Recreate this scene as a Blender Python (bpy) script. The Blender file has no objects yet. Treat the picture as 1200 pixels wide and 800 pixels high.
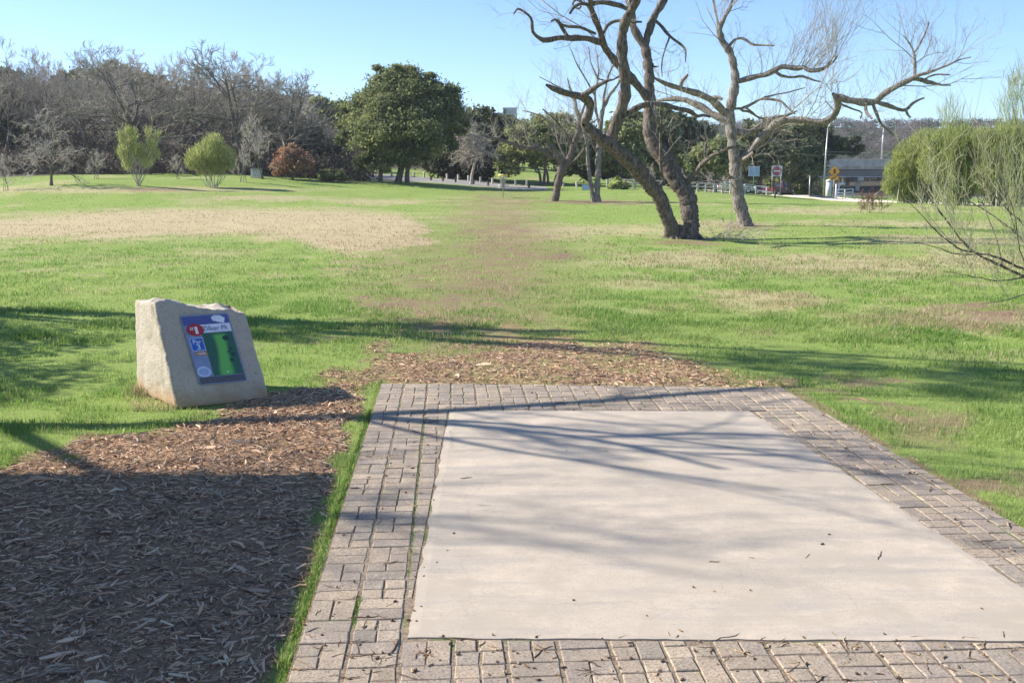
import bpy, math, random
import numpy as np
from mathutils import Vector, Matrix

R = np.random.default_rng(7)
random.seed(7)
sc = bpy.context.scene
COL = sc.collection

# ------------------------------------------------------------------ camera maths
F = 1167.0; CX, CY = 600.0, 400.0; HCAM = 1.85; HORIZON = 201.0
PHI = math.atan((CY - HORIZON) / F)
CP, SP = math.cos(PHI), math.sin(PHI)
SUN_EL = math.radians(35.0)
SUN_H = np.array([-0.975, 0.20]); SUN_H = SUN_H / np.linalg.norm(SUN_H)

def ray(px, py):
    a = (np.asarray(px, float) - CX) / F; b = (CY - np.asarray(py, float)) / F
    return a, CP + b * SP, -SP + b * CP
def P(px, py, D):
    a, y, z = ray(px, py); k = D / y
    return np.array([a * k, D + 0 * k, HCAM + z * k])
def project(x, y, z):
    zc = y * CP - (z - HCAM) * SP
    yc = y * SP + (z - HCAM) * CP
    zc = np.where(zc < .05, .05, zc)
    return CX + F * x / zc, CY - F * yc / zc

# ------------------------------------------------------------------ terrain
CTRL = []
def cp(px, py, D): CTRL.append(P(px, py, D))
for px in (100, 350, 600, 850, 1100): CTRL.append(np.array([(px - 600) / F * 24, 24., 0.]))
cp(0, 250, 48); cp(0, 226, 60); cp(60, 218, 62); cp(160, 218, 62); cp(250, 218, 64); cp(0, 205, 78); cp(300, 206, 78)
cp(150, 205, 78); cp(395, 213, 77); cp(470, 214, 80); cp(200, 262, 37); cp(590, 231, 63); cp(651, 234.5, 58); cp(698, 235, 57)
cp(540, 216, 84); cp(440, 207, 92); cp(400, 203, 100); cp(590, 217, 88); cp(800, 278, 28); cp(873, 262.5, 35)
cp(630, 205, 110); cp(630, 187, 160); cp(780, 222, 84); cp(905, 230, 110); cp(1000, 238, 76); cp(1022, 249, 45)
cp(980, 230, 130); cp(908, 229.6, 128); cp(1000, 228, 220); cp(1120, 240, 62); cp(1200, 243, 70); cp(1150, 232, 120)
cp(50, 150, 110); cp(200, 150, 115); cp(350, 160, 140); cp(480, 190, 120)
cp(-150, 205, 78); cp(-150, 240, 55); cp(1400, 243, 70); cp(1400, 235, 150)
for px, py, D in ((-300, 118, 180), (50, 120, 170), (200, 124, 190), (350, 136, 260), (450, 148, 270), (580, 165, 300), (720, 162, 350), (900, 150, 480), (1060, 150, 480), (1250, 150, 480)):
    p = P(px, py, D); CTRL.append(p)
    CTRL.append(np.array([p[0] * 2.5, p[1] * 2.5, p[2]])); CTRL.append(np.array([p[0] * 9, p[1] * 9, p[2] * .8]))
CT = np.array(CTRL)
def _phi(d2): return np.sqrt(d2 + 36.0)
def _sc(x, y):
    r = np.hypot(x, y) + 1e-6
    s = 60 * np.log1p(r / 60) / r
    return x * s, y * s
cxs, cys = _sc(CT[:, 0], CT[:, 1])
extra = np.array([[-30., -30., 0], [30, -30, 0], [0, -60, 0], [-60, 0, 0], [60, 0, 0], [0, 8, 0], [-20, 12, 0], [20, 12, 0], [-12, 0, 0], [12, 0, 0], [400, -400, 0], [-400, -400, 0]])
ex, ey = _sc(extra[:, 0], extra[:, 1])
KX = np.concatenate([cxs, ex]); KY = np.concatenate([cys, ey]); KZ = np.concatenate([CT[:, 2], extra[:, 2]])
_A = _phi((KX[:, None] - KX) ** 2 + (KY[:, None] - KY) ** 2) - np.eye(len(KX)) * .0
KW = np.linalg.solve(_A + np.eye(len(KX)) * 1e-4, KZ)

_GN = 521; _GS = 1.0
_ga, _gb = np.meshgrid(np.arange(_GN) * _GS - 260, np.arange(_GN) * _GS - 260)
_GZ = np.zeros_like(_ga)
for k in range(len(KX)): _GZ += KW[k] * _phi((_ga - KX[k]) ** 2 + (_gb - KY[k]) ** 2)
def hash2(ix, iy, s=0):
    n = (ix.astype(np.int64) * 374761393 + iy.astype(np.int64) * 668265263 + s * 974634777) & 0xffffffff
    n = ((n ^ (n >> 13)) * 1274126177) & 0xffffffff
    return ((n ^ (n >> 16)) & 0xffff) / 65535.0
def vnoise(x, y, s=0):
    x = np.asarray(x, float); y = np.asarray(y, float)
    ix = np.floor(x); iy = np.floor(y); fx = x - ix; fy = y - iy
    fx = fx * fx * (3 - 2 * fx); fy = fy * fy * (3 - 2 * fy)
    a = hash2(ix, iy, s); b = hash2(ix + 1, iy, s); c = hash2(ix, iy + 1, s); d = hash2(ix + 1, iy + 1, s)
    return (a * (1 - fx) + b * fx) * (1 - fy) + (c * (1 - fx) + d * fx) * fy
def fbm(x, y, s=0, o=4):
    t = 0; a = .5; n = 0
    for i in range(o):
        t = t + a * vnoise(x * 2 ** i, y * 2 ** i, s + i * 17); n += a; a *= .5
    return t / n
def sstep(a, b, x):
    t = np.clip((x - a) / (b - a), 0, 1); return t * t * (3 - 2 * t)
def terr(x, y, rough=False):
    x = np.asarray(x, float); y = np.asarray(y, float)
    sh = x.shape; x = x.ravel(); y = y.ravel()
    sx, sy = _sc(x, y)
    fx = np.clip((sx + 260) / _GS, 0, _GN - 1.001); fy = np.clip((sy + 260) / _GS, 0, _GN - 1.001); ix = fx.astype(int); iy = fy.astype(int); fx -= ix; fy -= iy
    z = (_GZ[iy, ix] * (1 - fx) + _GZ[iy, ix + 1] * fx) * (1 - fy) + (_GZ[iy + 1, ix] * (1 - fx) + _GZ[iy + 1, ix + 1] * fx) * fy
    r = np.hypot(x, y)
    z = z * sstep(11, 22, r)
    if rough: return z.reshape(sh)
    z = z + (fbm(x * .16, y * .16, 3) - .5) * .28 * sstep(12, 26, r) * (1 - sstep(100, 200, r))
    z = z + (fbm(x * .7, y * .7, 5) - .5) * .07 * sstep(8.5, 14, r)
    return z.reshape(sh)
def G(px, py):
    """point on the ground seen at a pixel (arrays allowed)"""
    a, yy, zz = ray(px, py)
    lo = np.full(np.shape(a), 1.0); hi = np.full(np.shape(a), 1.0); done = np.zeros(np.shape(a), bool)
    lo = np.atleast_1d(lo); hi = np.atleast_1d(hi); done = np.atleast_1d(done)
    a = np.atleast_1d(a); yy = np.atleast_1d(yy); zz = np.atleast_1d(zz)
    t = 2.0
    while t < 400:
        idx = ~done
        if not idx.any(): break
        z = terr(a[idx] * t, yy[idx] * t, len(a) > 50)
        hit = HCAM + zz[idx] * t < z
        ii = np.where(idx)[0]
        hi[ii[hit]] = t; done[ii[hit]] = True; lo[ii[~hit]] = t
        t *= 1.06
    hi[~done] = 400
    for _ in range(9):
        m = (lo + hi) / 2
        z = terr(a * m, yy * m, len(a) > 50)
        hit = HCAM + zz * m < z
        hi = np.where(hit, m, hi); lo = np.where(hit, lo, m)
    x, y = a * hi, yy * hi
    return x, y, terr(x, y), done
def g1(px, py):
    x, y, z, d = G(px, py); return np.array([x[0], y[0], z[0]])
def onground(px, D):
    x = (px - CX) / F * D * 1.0
    for _ in range(3):
        z = float(terr(np.array([x]), np.array([D]))[0])
        zc = D * CP - (z - HCAM) * SP; x = (px - CX) / F * zc
    return np.array([x, D, z])

# ------------------------------------------------------------------ mesh helpers
def mesh_np(name, V, faces, mat=None, parent=None, smooth=False, attrs=None, mats=None, mi=None):
    """faces: list of int arrays (n,k)"""
    me = bpy.data.meshes.new(name)
    V = np.asarray(V, np.float32)
    me.vertices.add(len(V)); me.vertices.foreach_set('co', V.ravel())
    faces = [np.asarray(f, np.int32) for f in faces if len(f)]
    nl = sum(f.size for f in faces); nf = sum(len(f) for f in faces)
    me.loops.add(nl); me.polygons.add(nf)
    me.loops.foreach_set('vertex_index', np.concatenate([f.ravel() for f in faces]))
    tot = np.concatenate([np.full(len(f), f.shape[1], np.int32) for f in faces])
    st = np.concatenate([[0], np.cumsum(tot)[:-1]]).astype(np.int32)
    me.polygons.foreach_set('loop_start', st)
    try: me.polygons.foreach_set('loop_total', tot)
    except Exception: pass
    if mi is not None: me.polygons.foreach_set('material_index', np.asarray(mi, np.int32))
    me.polygons.foreach_set('use_smooth', np.full(nf, smooth))
    me.update(calc_edges=True); me.validate()
    for k, v in (attrs or {}).items():
        v = np.asarray(v, np.float32)
        if v.ndim == 1:
            a = me.attributes.new(k, 'FLOAT', 'POINT'); a.data.foreach_set('value', v)
        else:
            a = me.attributes.new(k, 'FLOAT_COLOR', 'POINT')
            if v.shape[1] == 3: v = np.concatenate([v, np.ones((len(v), 1), np.float32)], 1)
            a.data.foreach_set('color', v.ravel())
    for m in (mats or ([mat] if mat else [])): me.materials.append(m)
    o = bpy.data.objects.new(name, me); COL.objects.link(o)
    if parent is not None: o.parent = parent
    return o
def tag(o, label=None, cat=None, group=None, kind=None):
    if label: o['label'] = label
    if cat: o['category'] = cat
    if group: o['group'] = group
    if kind: o['kind'] = kind
    return o
def thing(name, label, cat, loc=(0, 0, 0), rz=0, group=None):
    o = bpy.data.objects.new(name, None); COL.objects.link(o); o.empty_display_size = .2
    o.location = Vector([float(v) for v in loc]); o.rotation_euler = (0, 0, rz)
    return tag(o, label, cat, group)

class MB:
    """collects boxes, tubes and prisms in one mesh"""
    def __init__(s): s.V = []; s.F = {}; s.n = 0; s.C = []
    def add(s, V, faces, col=None):
        V = np.asarray(V, float).reshape(-1, 3)
        for f in faces: s.F.setdefault(len(f), []).append([i + s.n for i in f])
        s.V.append(V); s.n += len(V)
        if col is not None: s.C.append(np.tile(col, (len(V), 1)))
    def box(s, c, size, rz=0, M=None, taper=1.0, col=None, bevel=0):
        x, y, z = [v / 2 for v in size]
        if bevel:
            b = bevel; V = []; rings = []
            for zz, ins in ((-z, b), (-z + b, 0), (z - b, 0), (z, b)):
                X, Y = x - ins, y - ins; b2 = b
                ring = [(X - b2, -Y), (X, -Y + b2), (X, Y - b2), (X - b2, Y), (-X + b2, Y), (-X, Y - b2), (-X, -Y + b2), (-X + b2, -Y)]
                rings.append(len(V)); V += [(p[0], p[1], zz) for p in ring]
            Fs = [list(range(7, -1, -1)), list(range(24, 32))]
            for r in range(3):
                for i in range(8): Fs.append([r * 8 + i, r * 8 + (i + 1) % 8, r * 8 + 8 + (i + 1) % 8, r * 8 + 8 + i])
            V = np.array(V, float)
        else:
            V = np.array([(-x, -y, -z), (x, -y, -z), (x, y, -z), (-x, y, -z), (-x * taper, -y * taper, z), (x * taper, -y * taper, z), (x * taper, y * taper, z), (-x * taper, y * taper, z)])
            Fs = [(3, 2, 1, 0), (4, 5, 6, 7), (0, 1, 5, 4), (1, 2, 6, 5), (2, 3, 7, 6), (3, 0, 4, 7)]
        if rz:
            c_, s_ = math.cos(rz), math.sin(rz); V = V @ np.array([[c_, s_, 0], [-s_, c_, 0], [0, 0, 1]])
        if M is not None: V = V @ np.asarray(M).T
        s.add(V + np.asarray(c, float), Fs, col)
    def tube(s, pts, rad, k=8, cap=True, col=None):
        pts = np.asarray(pts, float); n = len(pts)
        rad = np.full(n, rad, float) if np.isscalar(rad) else np.asarray(rad, float)
        T = np.gradient(pts, axis=0); T /= np.linalg.norm(T, axis=1)[:, None] + 1e-9
        ref = np.array([0, 0, 1.]) if abs(T[:, 2]).mean() < .8 else np.array([1., 0, 0])
        A = np.cross(T, ref); A /= np.linalg.norm(A, axis=1)[:, None] + 1e-9; B = np.cross(T, A)
        th = np.arange(k) / k * 2 * math.pi
        V = pts[:, None] + rad[:, None, None] * (np.cos(th)[None, :, None] * A[:, None] + np.sin(th)[None, :, None] * B[:, None])
        Fs = [(i * k + j, i * k + (j + 1) % k, (i + 1) * k + (j + 1) % k, (i + 1) * k + j) for i in range(n - 1) for j in range(k)]
        if cap: Fs += [tuple(range(k - 1, -1, -1)), tuple((n - 1) * k + j for j in range(k))]
        s.add(V.reshape(-1, 3), Fs, col)
    def prism(s, prof, y0, y1, axis='y', col=None):
        n = len(prof); V = [(p[0], y0, p[1]) for p in prof] + [(p[0], y1, p[1]) for p in prof]
        s.add(V, [tuple(range(n)), tuple(range(2 * n - 1, n - 1, -1))] + [(i, n + i, n + (i + 1) % n, (i + 1) % n) for i in range(n)], col)
    def disc(s, c, r, axis, h, k=20):
        c = np.asarray(c, float); ax = np.asarray(axis, float); ax /= np.linalg.norm(ax)
        s.tube([c - ax * h / 2, c + ax * h / 2], r, k)
    def build(s, name, mat, parent=None, smooth=False, bevel=0):
        o = mesh_np(name, np.concatenate(s.V), [np.array(v) for v in s.F.values()], mat, parent, smooth, {'Col': np.concatenate(s.C)} if s.C else None)
        if bevel:
            m = o.modifiers.new('b', 'BEVEL'); m.width = bevel; m.segments = 2; m.limit_method = 'ANGLE'
        return o

class Tubes:
    """many polylines -> one mesh, vectorised"""
    def __init__(s): s.g = {}
    def add(s, pts, rad):
        pts = np.asarray(pts, float); s.g.setdefault(len(pts), []).append((pts, np.asarray(rad, float)))
    def build(s, name, mat, parent=None, k=3, lump=0.0, smooth=True, offset=(0, 0, 0)):
        VV, FF = [], []; base = 0
        for n, L in s.g.items():
            Pn = np.array([a for a, b in L]); Rn = np.array([b for a, b in L]); m = len(L)
            T = np.gradient(Pn, axis=1); T /= np.linalg.norm(T, axis=2)[..., None] + 1e-9
            ref = np.where(np.abs(T.mean(1)[:, 2:3]) < .8, np.array([[0, 0, 1.]]), np.array([[1., 0, 0]]))[:, None]
            A = np.cross(T, np.broadcast_to(ref, T.shape)); A /= np.linalg.norm(A, axis=2)[..., None] + 1e-9; B = np.cross(T, A)
            th = np.arange(k) / k * 2 * math.pi
            rr = Rn[:, :, None] * np.ones(k)
            if lump:
                rr = rr * (1 + lump * (R.random((m, n, k)) - .5) + lump * .6 * np.cos(th * 5 + 1)[None, None] * 0 + lump * (R.random((m, 1, k)) - .5))
            V = Pn[:, :, None] + rr[..., None] * (np.cos(th)[:, None] * A[:, :, None] + np.sin(th)[:, None] * B[:, :, None])
            V = V.reshape(-1, 3)
            i = np.arange(n - 1)[:, None] * k; j = np.arange(k)[None]
            q = np.stack([i + j, i + (j + 1) % k, i + k + (j + 1) % k, i + k + j], -1).reshape(-1, 4)
            FF.append((q[None] + (np.arange(m) * n * k)[:, None, None]).reshape(-1, 4) + base)
            VV.append(V); base += len(V)
        V = np.concatenate(VV) - np.asarray(offset)
        return mesh_np(name, V, [np.concatenate(FF)], mat, parent, smooth)

# ------------------------------------------------------------------ materials
def new_mat(name):
    m = bpy.data.materials.new(name); m.use_nodes = True
    nt = m.node_tree; b = nt.nodes['Principled BSDF']; return m, nt, b
def N(nt, t, **kw):
    n = nt.nodes.new(t)
    for k, v in kw.items(): setattr(n, k, v)
    return n
def ramp(nt, fac, stops):
    r = N(nt, 'ShaderNodeValToRGB'); el = r.color_ramp.elements
    while len(el) < len(stops): el.new(.5)
    for e, (p, c) in zip(el, stops): e.position = p; e.color = (*c, 1) if len(c) == 3 else c
    nt.links.new(fac, r.inputs[0]); return r.outputs[0]
def mapped(nt, scale=(1, 1, 1), coord='Object'):
    tc = N(nt, 'ShaderNodeTexCoord'); mp = N(nt, 'ShaderNodeMapping'); mp.inputs['Scale'].default_value = scale
    nt.links.new(tc.outputs[coord], mp.inputs[0]); return mp.outputs[0]
def noise(nt, vec, scale, detail=5, rough=.6):
    n = N(nt, 'ShaderNodeTexNoise'); n.inputs['Scale'].default_value = scale; n.inputs['Detail'].default_value = detail; n.inputs['Roughness'].default_value = rough
    nt.links.new(vec, n.inputs['Vector']); return n.outputs['Fac']
def mix(nt, fac, a, b, mode='MIX'):
    m = N(nt, 'ShaderNodeMix', data_type='RGBA', blend_type=mode)
    fs = [i for i in m.inputs if i.identifier == 'Factor_Float'][0]; A = [i for i in m.inputs if i.identifier == 'A_Color'][0]; B = [i for i in m.inputs if i.identifier == 'B_Color'][0]
    for sock, v in ((fs, fac), (A, a), (B, b)):
        if hasattr(v, 'is_output'): nt.links.new(v, sock)
        elif isinstance(v, (int, float)): sock.default_value = v
        else: sock.default_value = (*v, 1)
    return [o for o in m.outputs if o.identifier == 'Result_Color'][0]
def bump(nt, b, h, strength=.3, dist=.01):
    bm = N(nt, 'ShaderNodeBump'); bm.inputs['Strength'].default_value = strength; bm.inputs['Distance'].default_value = dist
    nt.links.new(h, bm.inputs['Height']); nt.links.new(bm.outputs[0], b.inputs['Normal'])
def simple(name, col, rough=.7, metal=0, scale=6, var=.25, bumps=.0, bd=.01, spec=None):
    m, nt, b = new_mat(name)
    v = mapped(nt); f = noise(nt, v, scale)
    c0 = tuple(max(0, c * (1 - var)) for c in col); c1 = tuple(min(1, c * (1 + var)) for c in col)
    nt.links.new(ramp(nt, f, [(.3, c0), (.7, c1)]), b.inputs['Base Color'])
    b.inputs['Roughness'].default_value = rough; b.inputs['Metallic'].default_value = metal
    if spec is not None: b.inputs['Specular IOR Level'].default_value = spec
    if bumps: bump(nt, b, noise(nt, v, scale * 6), bumps, bd)
    return m
def bark(name, dark, light, scale=1.0, bd=.02, lichen=None):
    m, nt, b = new_mat(name)
    v = mapped(nt, (9 * scale, 9 * scale, 2.2 * scale)); f = noise(nt, v, 2.2, 8, .7)
    v2 = mapped(nt, (1, 1, 1)); f2 = noise(nt, v2, .9, 3)
    c = ramp(nt, f, [(.36, dark), (.62, light)])
    c = mix(nt, ramp(nt, f2, [(.42, (0, 0, 0)), (.62, (1, 1, 1))]), c, lichen or tuple(x * 1.25 for x in light), 'MIX') if lichen else c
    nt.links.new(c, b.inputs['Base Color']); b.inputs['Roughness'].default_value = .92; b.inputs['Specular IOR Level'].default_value = .15
    bump(nt, b, f, .9, bd); return m
def foliage(name, trans=.35, rough=.6, spec=.25, tint=(1, 1, 1)):
    m, nt, b = new_mat(name)
    a = N(nt, 'ShaderNodeAttribute'); a.attribute_name = 'Col'
    col = mix(nt, 1.0, a.outputs['Color'], tint, 'MULTIPLY')
    nt.links.new(col, b.inputs['Base Color']); b.inputs['Roughness'].default_value = rough; b.inputs['Specular IOR Level'].default_value = spec
    tr = N(nt, 'ShaderNodeBsdfTranslucent'); nt.links.new(col, tr.inputs[0])
    ms = N(nt, 'ShaderNodeMixShader'); ms.inputs[0].default_value = trans
    nt.links.new(b.outputs[0], ms.inputs[1]); nt.links.new(tr.outputs[0], ms.inputs[2])
    nt.links.new(ms.outputs[0], nt.nodes['Material Output'].inputs[0]); return m
def attrmat(name, rough=.85, spec=.2):
    m, nt, b = new_mat(name); a = N(nt, 'ShaderNodeAttribute'); a.attribute_name = 'Col'
    nt.links.new(a.outputs['Color'], b.inputs['Base Color']); b.inputs['Roughness'].default_value = rough; b.inputs['Specular IOR Level'].default_value = spec
    return m
M = {}
M['bark'] = bark('bark_grey_brown', (.045, .037, .031), (.24, .20, .17), 1, .03)
M['bark_pale'] = bark('bark_pale_grey', (.075, .064, .055), (.35, .31, .27), 1, .025)
M['bark_dark'] = bark('bark_dark', (.05, .042, .036), (.24, .205, .18), 1, .03)
M['deadwood'] = bark('bare_dead_wood', (.25, .22, .19), (.60, .54, .47), 1.6, .01)
M['twig'] = simple('twig_grey_brown', (.42, .385, .32), .9, 0, 2, .3, spec=.1)
M['twig_dark'] = simple('twig_dark_brown', (.29, .265, .215), .9, 0, 2, .3, spec=.1)
M['twig_pale'] = simple('twig_pale', (.50, .45, .39), .9, 0, 2, .3, spec=.1)
M['twig_lime'] = simple('twig_green', (.30, .33, .12), .8, 0, 2, .3, spec=.1)
M['twig_red'] = simple('twig_reddish', (.22, .13, .10), .9, 0, 2, .3, spec=.1)
M['leaf'] = foliage('leaf_cards', .48)
M['grass'] = foliage('grass_blades', .48, .55, .3)
M['chip'] = attrmat('wood_chip_faces', .85)

# ------------------------------------------------------------------ ground zones (numpy, in picture coordinates of the ground point)
def poly_in(px, py, poly, feather):
    poly = np.asarray(poly, float); n = len(poly)
    d = np.full(np.shape(px), 1e9); inside = np.zeros(np.shape(px), bool)
    for i in range(n):
        ax, ay = poly[i]; bx, by = poly[(i + 1) % n]
        ex_, ey_ = bx - ax, by - ay; t = np.clip(((px - ax) * ex_ + (py - ay) * ey_) / (ex_ ** 2 + ey_ ** 2 + 1e-9), 0, 1)
        d = np.minimum(d, np.hypot(px - ax - t * ex_, py - ay - t * ey_))
        c = ((ay > py) != (by > py)) & (px < (bx - ax) * (py - ay) / ((by - ay) if by != ay else 1e-9) + ax)
        inside ^= c
    return np.clip(.5 + np.where(inside, d, -d) / (2 * feather), 0, 1)
def ell(px, py, cx_, cy_, rx, ry, soft=.5, rot=0):
    dx, dy = px - cx_, py - cy_
    if rot: c, s = math.cos(rot), math.sin(rot); dx, dy = dx * c + dy * s, -dx * s + dy * c
    q = np.hypot(dx / rx, dy / ry); return 1 - sstep(1 - soft, 1 + soft, q)
OUT = [(447, 450), (916, 455), (1215, 629), (1215, 1000), (270, 1000), (335, 800)]
def zones(x, y, z):
    px, py = project(x, y, z)
    ok = (y > 1.0)
    n1 = fbm(x * .9, y * .9, 11); n2 = fbm(x * 3.5, y * 3.5, 12, 3); n3 = fbm(x * .3, y * .3, 13)
    j = (n1 - .5) * 2; j2 = (n2 - .5) * 2
    wy = py + j * (py - 195) * .09 + j2 * (py - 195) * .05; wx = px + j * 26 + j2 * 14
    dry = poly_in(wx, wy, [(-300, 256), (0, 254), (90, 247), (230, 243), (400, 245), (470, 250), (503, 262), (500, 284), (470, 294), (410, 298), (375, 291), (340, 279), (250, 276), (100, 279), (-300, 282)], 5) * .95
    dry = np.maximum(dry, sstep(.52, .74, n2 * .5 + n1 * .5) * .75 * poly_in(px, py, [(-300, 285), (420, 285), (470, 310), (330, 340), (-300, 330)], 18))
    for e in ((1000, 310, 150, 13), (735, 270, 95, 5), (650, 270, 45, 8), (1130, 305, 90, 12), (850, 262, 60, 4), (960, 246, 110, 3.5), (1050, 262, 130, 3), (1110, 282, 100, 7), (820, 305, 120, 9), (100, 222, 260, 3.4), (440, 236, 60, 3), (300, 232, 90, 3), (900, 352, 70, 10), (1120, 375, 120, 12)):
        dry = np.maximum(dry, ell(wx, wy, *e) * (.55 + .5 * n2) * .85)
    dry = np.maximum(dry, sstep(.50, .72, n1) * .5 * poly_in(px, py, [(640, 280), (900, 290), (1200, 300), (1300, 420), (900, 400), (700, 350)], 25))
    dry = np.maximum(dry, sstep(.55, .8, n3) * .45 * (py < 330))
    dirt = np.maximum(ell(wx, wy, 588, 290, 58, 60, .7) * .8, ell(wx, wy, 550, 350, 120, 70, .7) * .75) * (.3 + 1.2 * n2)
    for e in ((578, 290, 42, 9), (545, 318, 30, 6), (470, 360, 45, 14), (565, 335, 50, 7), (640, 300, 40, 9), (600, 380, 60, 6), (520, 352, 30, 5)):
        dirt = np.maximum(dirt, ell(wx, wy, *e, .6) * (.3 + 1.0 * n2))
    for e in ((660, 236.5, 125, 2.2), (575, 232, 14, 1.6), (800, 282, 42, 4), (873, 265, 26, 3), (1090, 495, 55, 22), (1150, 555, 75, 12), (1160, 368, 55, 12), (1040, 470, 50, 6), (940, 452, 60, 5), (180, 222, 45, 2), (1020, 440, 60, 4)):
        dirt = np.maximum(dirt, ell(wx, wy, *e, .5) * (.35 + .9 * n2))
    le = np.abs(poly_in(px + j * 6, py + j * 8, [(905, 446), (1215, 622), (1500, 622), (1500, 300)], 7) - .5); dirt = np.maximum(dirt, (le < .42) * (py > 458) * (px < 1260) * sstep(.3, .6, n2) * .85)
    tj = px + j * 34 + j2 * 26; ty = py + j * 16 + j2 * 12
    chips = poly_in(tj, ty, [(-900, 1200), (-500, 590), (0, 556), (60, 540), (140, 512), (230, 488), (300, 464), (345, 452), (425, 446), (428, 462), (404, 560), (370, 640), (350, 700), (322, 800), (220, 1200)], 9)
    chips = np.maximum(chips, poly_in(tj, ty, [(330, 462), (395, 432), (430, 412), (520, 402), (600, 398), (700, 398), (770, 412), (830, 432), (900, 448), (940, 462), (440, 462)], 13) * (.25 + 1.15 * n2))
    chips = np.maximum(chips, sstep(.55, .75, n2) * .6 * ell(px, py, 560, 396, 260, 26, .6))
    strip = poly_in(px + j * 8, py, [(452, 449), (436, 449), (428, 470), (398, 560), (372, 640), (352, 700), (318, 800), (342, 800), (372, 700), (394, 640), (420, 560), (444, 485)], 5)
    chips = chips * (1 - strip * (.95 - .6 * sstep(600, 720, py)))
    pad = poly_in(px, py, OUT, 2)
    mul = ((x < -.6) & (y < 4.2)).astype(float) * (~ok)
    chips = np.where(ok, chips, mul); dry = np.where(ok, dry, 0); dirt = np.where(ok, dirt, 0); pad = np.where(ok, pad, 0)
    road = np.maximum(poly_in(px, py, [(385, 201), (400, 202), (440, 204), (500, 207.5), (560, 212), (600, 216.5), (680, 221), (800, 224), (900, 226), (900, 229), (800, 227), (680, 224.5), (600, 221), (560, 218), (500, 213.5), (440, 210.5), (400, 205)], .7),
                      0 * px)
    road = np.where(ok & (px < 640) & (np.hypot(x, y) > 70) & (np.hypot(x, y) < 140), road, 0)
    return np.clip(dry, 0, 1), np.clip(dirt, 0, 1), np.clip(chips, 0, 1), pad, road

# ground sheet
th = np.concatenate([np.linspace(-42, 42, 460), np.linspace(46, 314, 68)]) * math.pi / 180
rr = np.concatenate([[0.3, .8, 1.4], np.geomspace(2.0, 150, 470), np.geomspace(155, 3000, 60)])
TH, RR = np.meshgrid(th, rr); gx = RR * np.sin(TH); gy = RR * np.cos(TH); gz = terr(gx, gy)
dry, dirt, chips, pad, road = zones(gx.ravel(), gy.ravel(), gz.ravel())
lump = (vnoise(gx.ravel() * 9, gy.ravel() * 9, 31) * .5 + vnoise(gx.ravel() * 22, gy.ravel() * 22, 32) * .5)
gzz = gz.ravel() + chips * (lump * .022 - .005) * (1 - pad) - .012 * (1 - pad) - pad * .03
nr, nc = TH.shape
ii = np.arange(nr - 1)[:, None] * nc; jj = np.arange(nc)[None]
q = np.stack([ii + jj, ii + (jj + 1) % nc, ii + nc + (jj + 1) % nc, ii + nc + jj], -1).reshape(-1, 4)
m, nt, b = new_mat('ground_soil_and_turf')
v = mapped(nt, coord='Object')
def att(nt, n):
    a = N(nt, 'ShaderNodeAttribute'); a.attribute_name = n; return a.outputs['Fac']
f1 = noise(nt, v, 1.1, 6); f2 = noise(nt, v, 14, 6, .7); f3 = noise(nt, v, 60, 4, .7)
green = mix(nt, f1, (.16, .26, .05), (.25, .35, .08)); green = mix(nt, ramp(nt, f2, [(.35, (0, 0, 0)), (.75, (1, 1, 1))]), green, (.24, .27, .09))
drycol = mix(nt, f2, (.36, .285, .16), (.52, .44, .29))
soil = mix(nt, f2, (.15, .095, .06), (.33, .23, .16))
mul = mix(nt, f3, (.16, .10, .06), (.50, .33, .20))
c = mix(nt, att(nt, 'dry'), green, drycol); c = mix(nt, att(nt, 'dirt'), c, soil); c = mix(nt, att(nt, 'chips'), c, mul)
rd = mix(nt, f2, (.26, .25, .24), (.34, .325, .31)); c = mix(nt, att(nt, 'road'), c, rd)
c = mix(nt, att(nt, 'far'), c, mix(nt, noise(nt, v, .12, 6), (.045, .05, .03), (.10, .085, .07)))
nt.links.new(c, b.inputs['Base Color']); b.inputs['Roughness'].default_value = .95; b.inputs['Specular IOR Level'].default_value = .1
bump(nt, b, f3, .6, .02)
_px = project(gx.ravel(), gy.ravel(), gz.ravel())[0]; _d = np.hypot(gx, gy).ravel()
far = np.maximum(sstep(150, 220, _d), np.maximum(sstep(84, 87, _d) * (_px < 425), sstep(108, 114, _d) * (_px < 575))) * (gy.ravel() > 0)  # also darkens the litter under the woods, painting in their shade
ground = mesh_np('ground', np.stack([gx.ravel(), gy.ravel(), gzz], 1), [q[:, ::-1]], m, None, True, dict(dry=dry, dirt=dirt, chips=chips, road=road, far=far))
tag(ground, kind='structure')

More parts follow.
